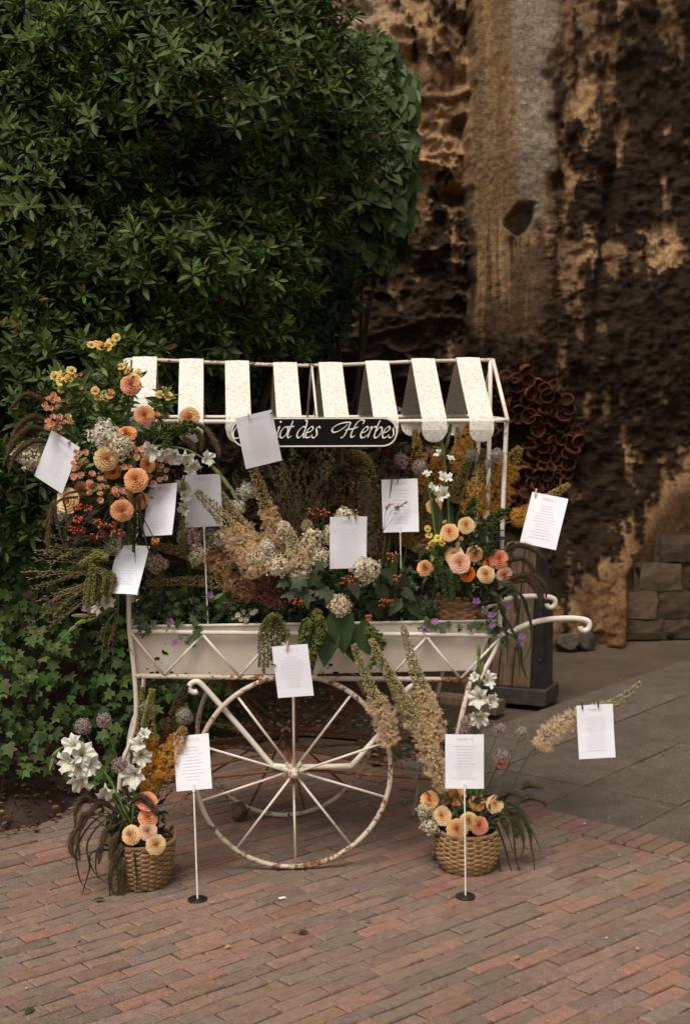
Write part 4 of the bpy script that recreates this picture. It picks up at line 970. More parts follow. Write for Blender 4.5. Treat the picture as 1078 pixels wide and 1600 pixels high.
for key, (px, py, Y, ax, ay, az) in CARDS.items():
    c = P(px, py, Y); Rm = rot3(ax, ay, az); CARD_M[key] = (c, Rm)
    k_ = Y / 5.55; W, Hh = .074 * k_ * 1.0, .105 * k_
    if key in ('10', '12', '7'): W, Hh = .074, .105
    root = thing('table_card', c, CLABEL[key], 'card', 'seating cards on and around the cart')
    bend = random.uniform(-.004, .004); mb = MB(); n_ = 6; fr = []; bk = []
    for j in range(n_ + 1):
        for i in range(n_ + 1):
            u_, v_ = i / n_ * 2 - 1, j / n_ * 2 - 1; off = bend * (1 - u_ * u_) + .0015 * math.sin(3 * v_ + bend * 900)
            fr.append(c + Rm @ Vector((u_ * W, off - .0004, v_ * Hh))); bk.append(c + Rm @ Vector((u_ * W, off + .0004, v_ * Hh)))
    m_ = n_ + 1; q_ = [(j * m_ + i, j * m_ + i + 1, (j + 1) * m_ + i + 1, (j + 1) * m_ + i) for j in range(n_) for i in range(n_)]; N_ = m_ * m_
    rg = [i for i in range(m_)] + [j * m_ + n_ for j in range(1, m_)] + [n_ * m_ + i for i in range(n_ - 1, -1, -1)] + [j * m_ for j in range(n_ - 1, 0, -1)]
    mb.add(fr + bk, q_ + [tuple(N_ + i for i in reversed(f)) for f in q_] + [(rg[i], N_ + rg[i], N_ + rg[(i + 1) % len(rg)], rg[(i + 1) % len(rg)]) for i in range(len(rg))])
    sheet_ = mb.build('sheet', M['card'], root)
    yf = min(bend, 0) - .0032
    tm = text_mesh('TABLE ' + key, .0125 * k_); 
    for v in tm.vertices: v.co = Rm @ Vector((v.co.x, yf, v.co.y + Hh * .80))
    tm.materials.clear(); tm.materials.append(M['ink']); o = bpy.data.objects.new('heading', tm); link(o, None, root, ORG[root.name])
    mb = MB(); rr = random.Random(int(key) * 5); nl = rr.randint(9, 13) if key != '11' else 6; z = Hh * .58
    for i in range(nl):
        wl = rr.uniform(.34, .62) * W; x = -wl
        while x < wl:
            ww = rr.uniform(.004, .011); x1 = min(x + ww, wl)
            mb.add([c + Rm @ Vector(p) for p in ((x, yf, z - .0011), (x1, yf, z - .0011), (x1, yf, z + .0011), (x, yf, z + .0011))], [(0, 1, 2, 3)]); x = x1 + .0018
        z -= Hh * (.105 if nl > 11 else .12)
    mb.build('name_list', M['ink_fine'], root)
    def pegs(lst, mat, nm):
        for (u_, v_, dx, dz, ln, wd) in lst:
            mb = MB(); p0 = c + Rm @ Vector((u_ * W, yf - .003, v_ * Hh)); dv = (Rm @ Vector((dx, 0, dz))).normalized()
            mb.box(p0, (wd, .008, ln), (Rm @ Matrix.Rotation(math.atan2(dx, dz), 3, 'Y')), (1, 1, 1), .8); mb.build(nm, mat, root)
    if key == '3': pegs([(-.12, 1.02, .25, 1, .034, .007)], M['peg'], 'peg'); pegs([(-1.02, .32, 1, -.35, .02, .004)], M['clip'], 'clip')
    if key == '2': pegs([(-.78, 1.0, -.05, 1, .028, .007)], M['peg'], 'peg')
    if key == '5': pegs([(0, 1.0, -.1, 1, .016, .004), (.36, 1.04, .08, 1, .026, .004)], M['clip'], 'clip')
    if key == '7': pegs([(-.7, 1.0, 0, 1, .026, .005), (.17, 1.0, -.15, 1, .02, .005)], M['clip'], 'clip')
    if key == '6': pegs([(.98, .9, 1, .55, .02, .004)], M['clip'], 'clip'); pegs([(-.28, 1.02, 0, 1, .014, .006)], M['peg'], 'peg')
    if key == '1': pegs([(-.85, .9, 1, -.45, .026, .004)], M['clip'], 'clip')
    if key == '4': pegs([(.3, .97, .2, 1, .016, .006)], M['peg'], 'peg')
def stand(key, bpx, label, disc):
    c, Rm = CARD_M[key]; lo = c + Rm @ Vector((0, -.006, -.098)); base = G(*bpx) if disc else bpx
    r_ = thing('card_stand' if disc else 'card_stake', base, label, 'stand' if disc else 'stake')
    b0 = ORG[r_.name]
    if disc:
        mb = MB(); pr = [(0.0005, .0), (.038, .0), (.0385, .003), (.037, .0055), (.0005, .006)]; n = 28
        vs_ = [b0 + Vector((q[0] * math.cos(6.2832 * k / n), q[0] * math.sin(6.2832 * k / n), q[1])) for q in pr for k in range(n)]
        mb.add(vs_, [(j * n + i, j * n + (i + 1) % n, (j + 1) * n + (i + 1) % n, (j + 1) * n + i) for j in range(4) for i in range(n)]); mb.build('base_disc', M['black_metal'], r_)
    mb = MB(); mb.tube([b0 + Vector((0, 0, .004)), lo + Vector((0, 0, -.01))], .0032, 8); mb.build('rod', M['rod'], r_)
    mb = MB(); mb.box(lo + Vector((0, 0, .0)), (.009, .006, .03), Rm); mb.build('clip', M['rod'], r_)
stand('12', (309, 1406), 'thin white rod stand on black disc between handle basket and wheel', True)
stand('10', (727, 1401), 'thin white rod stand on black disc in front of the round basket', True)
p11 = F(326, 980, .085); p11.z = SOILZ - .01; stand('11', p11, 'thin white stake in the trough crossed by apricot foxtail lilies', False)
p9 = F(628, 985, .16); p9.z = SOILZ - .01; stand('9', p9, 'thin white stake in the trough among orange berries and dull leaves', False)

# ================================================================== BASKETS
def basket(name, base, r_bot, r_mid, r_top, h, label, col, rows, stakes, handle=False, parent_dx=0):
    root = thing(name, base, label, 'basket'); b0 = Vector(base)
    def rad(t): return (r_bot * (1 - t) ** 2 + 2 * t * (1 - t) * (2 * r_mid - .5 * (r_bot + r_top)) + r_top * t * t)
    mb = MB(); n = stakes * 6
    for j in range(rows):
        t = (j + .5) / rows; z = h * t; ph = j % 2
        pts = []
        for k in range(n):
            a = 6.28318 * k / n; w_ = math.cos(a * stakes / 2 + math.pi * ph) * .0042
            pts.append(b0 + Vector((math.cos(a) * (rad(t) + w_), math.sin(a) * (rad(t) + w_), z + random.uniform(-.0008, .0008))))
        v = random.uniform(.75, 1.15); mb.tube(pts, h / rows * .56, 5, tuple(c * v for c in col), closed=True, flat=.6)
    mb.build('weave', M['wicker'], root)
    mb = MB()
    for k in range(stakes):
        a = 6.28318 * (k + .5) / stakes
        mb.tube([b0 + Vector((math.cos(a) * (rad(t) - .001), math.sin(a) * (rad(t) - .001), h * t)) for t in np.linspace(0, 1.0, 7)], .0036, 5, tuple(c * .85 for c in col))
    mb.build('uprights', M['wicker'], root)
    mb = MB()
    for q in range(3):
        mb.tube([b0 + Vector((math.cos(a) * (rad(1) + .004 * math.cos(a * 16 + q * 2.1)), math.sin(a) * (rad(1) + .004 * math.cos(a * 16 + q * 2.1)), h + .003 + .004 * math.sin(a * 16 + q * 2.1))) for a in np.linspace(0, 6.28318, 97)[:-1]], .0042, 5, tuple(c * .9 for c in col), closed=True)
    mb.build('rim', M['wicker'], root)
    mb = MB(); n = 24; vs_ = []
    for (rr, z) in ((0.001, h * .72), (rad(.8) - .006, h * .72), (rad(.5) - .006, h * .4), (rad(0) - .006, .004), (.001, .003)):
        for k in range(n): vs_.append(b0 + Vector((rr * math.cos(6.28318 * k / n), rr * math.sin(6.28318 * k / n), z)))
    mb.add(vs_, [(j * n + i, j * n + (i + 1) % n, (j + 1) * n + (i + 1) % n, (j + 1) * n + i) for j in range(4) for i in range(n)], (.02, .016, .012)); mb.build('lining', M['dry'], root)
    if handle:
        for sg in (1, -1):
            mb = MB()
            for q in range(2):
                a0 = R(20) + (0 if sg > 0 else math.pi); pts = []
                for t in np.linspace(0, math.pi, 15):
                    aa = a0 + (t / math.pi - .5) * .75; pts.append(b0 + Vector((math.cos(aa) * (rad(1) + .003 + .003 * math.cos(t * 9 + 3 * q)), math.sin(aa) * (rad(1) + .003), h + .038 * math.sin(t) + .003 * math.sin(t * 9 + 3 * q))))
                mb.tube(pts, .005, 5, tuple(c * .75 for c in col))
            mb.build('handle', M['wicker'], root)
    return b0 + Vector((0, 0, h))
bR0 = G(733, 1368); bR0 = Vector((bR0.x, bR0.y + .09, 0))
BR_TOP = basket('wicker_basket', bR0, .092, .128, .118, .158, 'round light wicker basket holding dahlias before the slab paving border', (.36, .22, .10), 16, 24)
bL0 = G(217, 1392); bL0 = Vector((bL0.x, bL0.y + .09, 0))
BL_TOP = basket('wicker_basket', bL0, .095, .122, .13, .178, 'brown wicker basket with looped handle by the TABLE 12 card', (.31, .185, .085), 18, 24, True)
bP0 = F(716, 985, .165); bP0 = Vector((bP0.x, bP0.y, SOILZ + .001))
BP_TOP = basket('wicker_basket', bP0, .075, .09, .088, .135, 'small dark brown wicker basket standing in the cart trough', (.34, .20, .10), 11, 16)

# ================================================================== FLOWER MESHES
def petal(L_, w, cup, tipw=.6):
    return [(0, 0, 0), (w * .55, L_ * .35, cup * .3), (w, L_ * .7, cup * .8), (w * tipw, L_ * .95, cup * 1.15), (0, L_, cup * 1.1), (-w * tipw, L_ * .95, cup * 1.15), (-w, L_ * .7, cup * .8), (-w * .55, L_ * .35, cup * .3), (0, L_ * .6, cup * .25)]
PF = [(0, 1, 8), (1, 2, 8), (2, 3, 8), (3, 4, 8), (4, 5, 8), (5, 6, 8), (6, 7, 8), (7, 0, 8)]
def dahlia_mesh(rings, dome, seed):
    """rings: (count, polar angle deg, tip radius, petal length); rounded cupped petals ring above ring."""
    rr = random.Random(seed); mb = MB(); nr = len(rings)
    for k, (cnt, th, rt, ln) in enumerate(rings):
        f = k / (nr - 1)
        for i in range(cnt):
            a = 6.28318 * (i + .5 * (k % 2)) / cnt + rr.uniform(-.05, .05); l = R(min(128, th * .92 + 24)) + rr.uniform(-.07, .07)
            tip = Vector((rt * rr.uniform(.95, 1.04), 0, dome * math.cos(R(min(th, 120))) )); d = Vector((math.sin(l), 0, math.cos(l))); z = Vector((-math.cos(l), 0, math.sin(l)))
            w = min(.24, 3.14159 * max(rt, .16) / cnt * 1.08); pv = petal(ln, w, .42 * w + .015, .72); base = tip - d * ln
            Rz_ = Matrix.Rotation(a, 3, 'Z'); x = Vector((0, 1, 0)); sh = rr.uniform(-.06, .06)
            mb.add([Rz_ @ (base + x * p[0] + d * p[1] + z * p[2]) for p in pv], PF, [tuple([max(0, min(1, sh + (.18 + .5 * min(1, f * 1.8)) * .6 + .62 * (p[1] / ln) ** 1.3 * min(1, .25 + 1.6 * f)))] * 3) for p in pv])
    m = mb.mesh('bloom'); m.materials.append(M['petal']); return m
R1 = [(6, 8, .13, .22), (9, 22, .26, .28), (13, 38, .42, .32), (16, 54, .59, .36), (18, 70, .76, .38), (19, 86, .90, .40), (18, 102, 1.0, .42), (16, 122, .93, .40)]
R2 = [(6, 6, .12, .22), (10, 22, .27, .28), (14, 40, .45, .30), (17, 58, .64, .32), (19, 76, .82, .34), (20, 94, .95, .36), (19, 112, 1.0, .38), (16, 130, .92, .36)]
R3 = [(5, 10, .14, .24), (8, 28, .30, .32), (11, 46, .50, .38), (13, 64, .72, .42), (14, 82, .90, .44), (14, 100, 1.0, .46), (12, 120, .92, .42)]
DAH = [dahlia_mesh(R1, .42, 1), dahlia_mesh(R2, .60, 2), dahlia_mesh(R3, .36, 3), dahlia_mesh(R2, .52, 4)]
def button_mesh():
    mb = MB(); pv = petal(.55, .16, .14)
    for i in range(22):
        a = i * 2.39996; l = R(78 if i > 10 else 52); Rz_ = Matrix.Rotation(a, 3, 'Z'); d = Vector((math.sin(l), 0, math.cos(l))); z = Vector((-math.cos(l), 0, math.sin(l)))
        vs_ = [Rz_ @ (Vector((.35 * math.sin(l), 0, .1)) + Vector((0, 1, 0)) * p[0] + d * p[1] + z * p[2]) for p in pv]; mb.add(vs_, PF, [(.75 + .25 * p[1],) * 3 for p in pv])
    for (r, z0, c) in ((.42, .22, .12),):
        n = 8; mb.add([(0, 0, z0 + .1)] + [(r * math.cos(6.283 * k / n), r * math.sin(6.283 * k / n), z0) for k in range(n)], [(0, 1 + k, 1 + (k + 1) % n) for k in range(n)], (c,) * 3)
    mb.add([(0, 0, -.75)] + [(.42 * math.cos(6.283 * k / 8), .42 * math.sin(6.283 * k / 8), .1) for k in range(8)], [(0, 1 + (k + 1) % 8, 1 + k) for k in range(8)], (.8,) * 3)
    m = mb.mesh('flower_head'); m.materials.append(M['small_petal']); return m
BUT = button_mesh()
def ray_mesh():
    mb = MB(); pv = petal(.8, .26, .05, .85)
    for i in range(11):
        Rz_ = Matrix.Rotation(6.283 * i / 11 + random.uniform(-.1, .1), 3, 'Z'); l = R(95 + random.uniform(-8, 16)); d = Vector((math.sin(l), 0, math.cos(l))); z = Vector((-math.cos(l), 0, math.sin(l)))
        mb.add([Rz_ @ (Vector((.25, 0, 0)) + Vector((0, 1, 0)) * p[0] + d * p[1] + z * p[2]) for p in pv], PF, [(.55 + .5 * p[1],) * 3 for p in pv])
    n = 10; vs_ = [(0, 0, .35)]
    for (r, z) in ((.25, .3), (.4, .1), (.3, -.12)): vs_ += [(r * math.cos(6.283 * k / n), r * math.sin(6.283 * k / n), z) for k in range(n)]
    mb.add(vs_, [(0, 1 + k, 1 + (k + 1) % n) for k in range(n)] + [(1 + j * n + k, 1 + (j + 1) * n + k, 1 + (j + 1) * n + (k + 1) % n, 1 + j * n + (k + 1) % n) for j in range(2) for k in range(n)], (.25,) * 3)
    m = mb.mesh('flower_head'); m.materials.append(M['small_petal']); return m
RAYM = ray_mesh()
def ger_mesh():
    mb = MB(); pv = petal(.95, .42, .12, .8)
    for i in range(5):
        Rz_ = Matrix.Rotation(6.283 * i / 5 + .1 * (i % 2), 3, 'Z'); l = R(72 + 10 * (i % 3)); d = Vector((math.sin(l), 0, math.cos(l))); z = Vector((-math.cos(l), 0, math.sin(l)))
        mb.add([Rz_ @ (Vector((.06, 0, 0)) + Vector((0, 1, 0)) * p[0] + d * p[1] + z * p[2]) for p in pv], PF, [(.5 + .5 * p[1],) * 3 for p in pv])
    m = mb.mesh('flower_head'); m.materials.append(M['small_petal']); return m
GERM = ger_mesh()
def fib(n):
    i = np.arange(n) + .5; ph = np.arccos(1 - 2 * i / n); th = np.pi * (1 + 5 ** .5) * i
    return np.stack([np.cos(th) * np.sin(ph), np.sin(th) * np.sin(ph), np.cos(ph)], 1)
STAR_V = [(0, 0, .0)] + [((1 if k % 2 == 0 else .35) * math.cos(math.pi * k / 6), (1 if k % 2 == 0 else .35) * math.sin(math.pi * k / 6), .18 if k % 2 == 0 else 0) for k in range(12)]
STAR_F = [(0, 1 + k, 1 + (k + 1) % 12) for k in range(12)]
CROSS_V = [(0, 0, 0)]; CROSS_F = []
for k in range(4):
    a = math.pi / 2 * k; c_, s_ = math.cos(a), math.sin(a)
    def rt(x, y, z): return (x * c_ - y * s_, x * s_ + y * c_, z)
    i0 = len(CROSS_V); CROSS_V += [rt(.55, -.5, .08), rt(1, -.2, .02), rt(1, .2, .02), rt(.55, .5, .08)]; CROSS_F += [(0, i0, i0 + 1, i0 + 2), (0, i0 + 2, i0 + 3)]
def frames_z(n, sc):
    z = n / np.linalg.norm(n, axis=1, keepdims=True); r = RNG.normal(size=z.shape); x = np.cross(z, r); x /= np.linalg.norm(x, axis=1, keepdims=True); y = np.cross(z, x)
    return np.stack([x, y, z], 2) * np.asarray(sc).reshape(-1, 1, 1)
def ball_mesh(name, tv, tf, n, r_in, sc, col, stretch=(1, 1, 1), jit=.06, half=False):
    d = fib(n)
    if half: d = d[d[:, 2] > -.45]
    p = d * np.array(stretch) * (1 + RNG.normal(size=(len(d), 1)) * jit + (.10 * np.sin(d[:, :1] * 5 + 1) + .10 * np.sin(d[:, 1:2] * 6) + .08 * np.sin(d[:, 2:] * 7 + 2) if jit > .11 else 0)) * .88
    cols = np.array(col) * RNG.uniform(.7, 1.15, (len(d), 1)) * (1 + RNG.normal(size=(len(d), 3)) * .05)
    m = inst_mesh(name, tv, tf, frames_z(d + RNG.normal(size=d.shape) * (.7 if jit > .11 else .35), np.full(len(d), sc) * RNG.uniform(.8, 1.2, len(d))), p, cols)
    return m
ALL_ = {}
for nm, c in (('mauve', (.44, .335, .32)), ('grey', (.42, .36, .30)), ('plum', (.075, .018, .03))):
    m = ball_mesh('bloom', STAR_V, STAR_F, 240, 0, .165, c, jit=.10); m.materials.append(M['floret']); ALL_[nm] = m
HYD = {}
for nm, c, st_ in (('cream', (.78, .69, .52), (1, 1, .9)), ('white', (.80, .76, .66), (1, 1, .85)), ('tan', (.52, .41, .28), (1, 1, 1)), ('blush', (.74, .58, .46), (.85, .85, 1.2)), ('cone', (.76, .62, .45), (.85, .85, 1.2))):
    m = ball_mesh('bloom', CROSS_V, CROSS_F, 340, 0, .118, c, st_, .14); m.materials.append(M['floret']); HYD[nm] = m
def glad_mesh(seed):
    rr = random.Random(seed); mb = MB(); n = 48; prof = [(.07, -.9), (.13, -.5), (.30, -.12), (.66, .12), (1.0, .16)]
    vs_ = []; cs = []; ph = [rr.uniform(-.2, .2) for _ in range(6)]
    for j, (r, z) in enumerate(prof):
        t = j / 4
        for k in range(n):
            a = 6.28318 * k / n; lob = 1 - abs(math.sin(a * 3)) ** .8; pi_ = int(((a + math.pi / 6) % 6.28318) / (math.pi / 3)) % 6
            rk = r * (1 - t * .29 * (1 - lob)) * (1 + .15 * ph[pi_] * t); zz = z + t * (.10 * math.sin(a * 9 + seed) * t + .14 * (1 if pi_ % 2 else -1) + ph[pi_] * .5)
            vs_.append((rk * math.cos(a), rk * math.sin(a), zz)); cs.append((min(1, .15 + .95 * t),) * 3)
    mb.add(vs_, [(j * n + i, j * n + (i + 1) % n, (j + 1) * n + (i + 1) % n, (j + 1) * n + i) for j in range(4) for i in range(n)], cs)
    for k in range(3): mb.tube([Vector((0, 0, -.5)), Vector((.1 * math.cos(k * 2), .1 * math.sin(k * 2), .12))], .02, 4, (.2,) * 3)
    m = mb.mesh('bloom', smooth=True); m.materials.append(M['white_petal']); return m
GLAD = [glad_mesh(s) for s in (1, 2, 3)]
GREEN = (.055, .085, .025); DGREEN = (.03, .05, .016)

# ================================================================== ARRANGEMENT ANCHORS
HUB = F(203, 765, .0)                                        # where the high bouquet is tied to the corner post
def anchor(where, p):
    if where == 'high': return HUB + Vector((random.uniform(-.03, .03), random.uniform(-.03, .03), random.uniform(-.05, .05)))
    if where == 'trough':
        X = max(xl + .06, min(xr - .06, XZ(p)[0] * .82)); return L(X, random.uniform(.16, .48), SOILZ - .01)
    if where == 'right': c = BR_TOP
    elif where == 'left': c = BL_TOP
    else: c = BP_TOP
    return c + Vector((random.uniform(-.05, .05), random.uniform(-.05, .05), -.06))
WTXT = {'high': 'in the high bouquet tied to the cart corner post', 'trough': 'in the cart trough', 'right': 'in the round floor basket', 'left': 'in the floor basket with handle', 'small': 'in the small basket on the cart'}
def stem_pts(a, b, sag=.0, n=8, tang=None):
    mid_ = a.lerp(b, .5) + Vector((random.uniform(-.012, .012), random.uniform(-.012, .012), sag))
    if tang is not None: return crom([a, mid_, b - tang * min(.05, (b - a).length * .25), b], max(3, n // 3))
    return crom([a, mid_, b], n // 2)
def add_stem(root, a, b, r=.003, col=GREEN, tang=None, sag=0.0, name='stem'):
    mb = MB(); mb.tube(stem_pts(a, b, sag, 8, tang), lambda t: r * (1.15 - .3 * t), 5, col); return mb.build(name, M['stem'], root)
TOCAM = lambda p: (CAM - p).normalized()
COL = {'peach': (.86, .50, .26), 'peach pink': (.86, .46, .31), 'yellow peach': (.87, .62, .33), 'pale yellow': (.87, .69, .37), 'orange': (.86, .25, .035), 'coral': (.84, .37, .23), 'apricot': (.80, .39, .15), 'blush': (.88, .60, .46)}
def dahlia(where, px, py, r_px, d, col, tilt=(0, 0), extra=None, kind=None):
    p = F(px, py, d); f = (TOCAM(p) * 1.0 + Vector((tilt[0], 0, tilt[1]))).normalized(); a = anchor(where, p)
    lab = extra or f'{col} dahlia {WTXT[where]}'
    root = thing('dahlia', a, lab, 'flower', None if extra else f'{col} dahlias {where}')
    sc = r_px * .0026 * random.uniform(.98, 1.05)
    mi = kind if kind is not None else random.randrange(4)
    put('bloom', DAH[mi], root, p, face_rot(f), sc, tuple(c * random.uniform(.93, 1.05) for c in COL[col]))
    add_stem(root, a, p - f * sc * .1, .0032, (.06, .045, .025), f)
    mb = MB()
    for k in range(6):
        an = k * 1.05; u = f.orthogonal().normalized(); v = f.cross(u); o_ = (u * math.cos(an) + v * math.sin(an)); mb.ribbon([p - f * sc * .25, p - f * sc * .3 + o_ * sc * .35, p - f * sc * .1 + o_ * sc * .55], lambda t: .005 * (1 - t) + .001, f, DGREEN)
    mb.build('sepals', M['leaf'], root)
def allium(where, px, py, r_px, d, kind, stem_to=None):
    p = F(px, py, d); a = anchor(where, p) if stem_to is None else stem_to
    cn = {'mauve': 'dusty mauve', 'grey': 'pale grey', 'plum': 'dark plum'}[kind]
    root = thing('allium', a, f'{cn} allium ball on a thin stem {WTXT[where]}', 'flower', f'{cn} alliums {where}')
    put('bloom', ALL_[kind], root, p, face_rot((random.uniform(-1, 1), -1, .5)), r_px * .0026)
    mb = MB(); mb.octa(p, (0, 0, 1), r_px * .0026 * 1.1, r_px * .0026 * .55, (.10, .085, .06)); mb.build('core', M['stem'], root)
    add_stem(root, a, p, .0028, (.08, .115, .035))
def hydrangea(where, px, py, r_px, d, kind, ax=None, st=1.0):
    p = F(px, py, d); a = anchor(where, p)
    nm = {'cream': 'cream', 'white': 'white', 'tan': 'faded tan', 'blush': 'blush cone shaped', 'cone': 'ivory cone shaped'}[kind]
    root = thing('hydrangea', a, f'{nm} hydrangea {WTXT[where]}', 'flower', f'{nm} hydrangeas {where}')
    f = Vector(ax) if ax else (TOCAM(p) + Vector((0, 0, .5)))
    s = r_px * .0026; put('bloom', HYD[kind], root, p, face_rot(f.normalized()), (s, s, s * st))
    mb = MB(); mb.octa(p, f, s * 1.0 * st, s * .6, (.10, .085, .045)); mb.build('core', M['stem'], root)
    add_stem(root, a, p, .0035, (.07, .06, .03))
BUD_V = [(0, 0, 0), (.3, .4, 0), (0, .4, .3), (-.3, .4, 0), (0, .4, -.3), (0, 1, 0)]
BUD_F = [(0, 2, 1), (0, 3, 2), (0, 4, 3), (0, 1, 4), (5, 1, 2), (5, 2, 3), (5, 3, 4), (5, 4, 1)]
FLO_V = [(0, 0, 0)]; FLO_F = []
for k in range(5):
    a = 6.28318 * k / 5; FLO_V += [(math.cos(a - .3) * .5, .3, math.sin(a - .3) * .5), (math.cos(a) * .9, .5, math.sin(a) * .9), (math.cos(a + .3) * .5, .3, math.sin(a + .3) * .5)]; i0 = 1 + 3 * k; FLO_F += [(0, i0, i0 + 1, i0 + 2)]
for k in range(5):
    a = 6.28318 * (k + .5) / 5; i0 = len(FLO_V); FLO_V += [(math.cos(a) * .8, 2.0, math.sin(a) * .8), (math.cos(a) * .8 + .16, 1.9, math.sin(a) * .8 + .16)]; FLO_F += [(0, i0, i0 + 1)]
FOX = {'peach': ((.93, .69, .44), (.60, .50, .25)), 'pale': ((.93, .73, .48), (.60, .53, .28)), 'apricot': ((.88, .57, .33), (.52, .40, .19)), 'golden': ((.78, .42, .08), (.48, .34, .11)), 'olive': ((.48, .32, .11), (.28, .22, .08)), 'brown': ((.16, .085, .045), (.12, .075, .035)), 'faded': ((.34, .25, .18), (.18, .13, .09))}
def foxtail(where, pts, rad_px, d0, d1, kind, open_=.55, label=None, base=None, nden=1.0, stem=True):
    """pts: base..tip of the flower spike in design pixels; florets open on the lower part, buds above."""
    n = len(pts); P3 = [F(a, b, d0 + (d1 - d0) * i / (n - 1)) for i, (a, b) in enumerate(pts)]
    cur = crom(P3, 10); a = base if base is not None else anchor(where, P3[0])
    cn = {'peach': 'fluffy peach', 'pale': 'pale cream peach', 'apricot': 'dull apricot', 'golden': 'golden yellow', 'olive': 'olive gold', 'brown': 'brown seeded', 'faded': 'faded greyish'}[kind]
    root = thing('foxtail_lily', a, label or f'{cn} foxtail lily spike {WTXT[where]}', 'flower', None if label else f'{cn} foxtail lilies {where}')
    Ls = sum((cur[i + 1] - cur[i]).length for i in range(len(cur) - 1)); rp = rad_px * .0026
    ar = np.array([list(c) for c in cur]); tg = np.gradient(ar, axis=0); tg /= np.linalg.norm(tg, axis=1, keepdims=True)
    def samp(t): f = t * (len(ar) - 1); i = np.minimum(f.astype(int), len(ar) - 2); w_ = (f - i)[:, None]; return ar[i] * (1 - w_) + ar[i + 1] * w_, tg[i]
    nf = int(Ls * open_ * 3600 * nden * (rad_px / 18)) + 40
    t = np.sort(RNG.uniform(0, 1, nf)) * open_; p_, tt = samp(t); rnd = RNG.normal(size=p_.shape); side = np.cross(tt, rnd); side /= np.linalg.norm(side, axis=1, keepdims=True)
    env = np.clip(np.minimum(1, .55 + t / open_ * 2.2), 0, 1) * np.clip(1.15 - .45 * t / open_, 0, 1)
    ang = np.arctan2(side[:, 2], side[:, 0]); rr = rp * env * RNG.uniform(.25, 1.0, nf) ** .7 * (.55 + .9 * fbm(t * Ls * 45, ang * 1.2 + 7, 2, int(Ls * 1000))); dirn = side + tt * .45
    cols = np.array(FOX[kind][0]) * RNG.uniform(.75, 1.06, (nf, 1)) * (1 + RNG.normal(size=(nf, 3)) * .06)
    me1 = inst_mesh('florets', FLO_V, FLO_F, frames(dirn, RNG.normal(size=p_.shape), np.full(nf, .0058) * RNG.uniform(.7, 1.35, nf)), p_ + side * rr[:, None] - np.array(a), cols)
    o = bpy.data.objects.new('florets', me1); link(o, M['floret'], root, a, 'stuff')
    nb_ = int(Ls * (1 - open_ * .9) * 2300) + 24
    t = open_ * .88 + np.sort(RNG.uniform(0, 1, nb_)) * (1 - open_ * .88); p_, tt = samp(t); rnd = RNG.normal(size=p_.shape); side = np.cross(tt, rnd); side /= np.linalg.norm(side, axis=1, keepdims=True)
    f = (t - open_ * .88) / (1 - open_ * .88); rr = rp * (.78 - .55 * f) * RNG.uniform(.6, 1.05, nb_)
    cols = np.array(FOX[kind][1]) * RNG.uniform(.65, 1.25, (nb_, 1)) * (1 - .15 * f[:, None])
    me2 = inst_mesh('buds', BUD_V, BUD_F, frames(side * .8 + tt * .75, rnd, .0145 * (1 - .4 * f)), p_ + side * rr[:, None] * .75 - np.array(a), cols)
    o = bpy.data.objects.new('buds', me2); link(o, M['floret'], root, a, 'stuff')
    mb = MB(); mb.tube(stem_pts(a, cur[0], 0, 8, (cur[1] - cur[0]).normalized())[:-1] + cur, lambda t: .0034 * (1.2 - .8 * t), 5, (.085, .09, .03)); mb.build('stem', M['stem'], root)
    return root
def gladiolus(where, stem, blooms, d, label, leaves=(), buds=(), facing=None):
    S = [F(a, b, d) for a, b in stem]; a = anchor(where, S[0]); root = thing('gladiolus', a, label, 'flower')
    pts = stem_pts(a, S[0], 0, 6)[:-1] + crom(S, 5); mb = MB(); mb.tube(pts, lambda t: .0055 * (1.1 - .6 * t), 6, (.11, .17, .045)); mb.build('stem', M['stem'], root)
    for (bx, by, r, fx_, fz_) in blooms:
        p = F(bx, by, d - .03); f = Vector((fx_, -.8, fz_)).normalized()
        put('bloom', random.choice(GLAD), root, p, face_rot(f), r * .0030, (.80, .78, .74))
    for (x0, y0, x1, y1) in buds:
        mb = MB(); p0, p1 = F(x0, y0, d), F(x1, y1, d - .01); mb.tube([p0, p0.lerp(p1, .35), p0.lerp(p1, .75), p1], lambda t: .0025 + .006 * math.sin(math.pi * min(1, t * .9 + .1)), 6, lambda t: (.12 + .1 * t, .17 + .08 * t, .05 + .03 * t)); mb.build('bud', M['leaf'], root)
    for lf in leaves:
        mb = MB(); mb.ribbon(crom([F(a_, b_, d + .01) for a_, b_ in lf], 6), lambda t: .013 * math.sin(math.pi * min(1, .15 + .85 * t)) + .001, TOCAM(S[0]), (.04, .075, .022)); mb.build('leaf', M['leaf'], root)
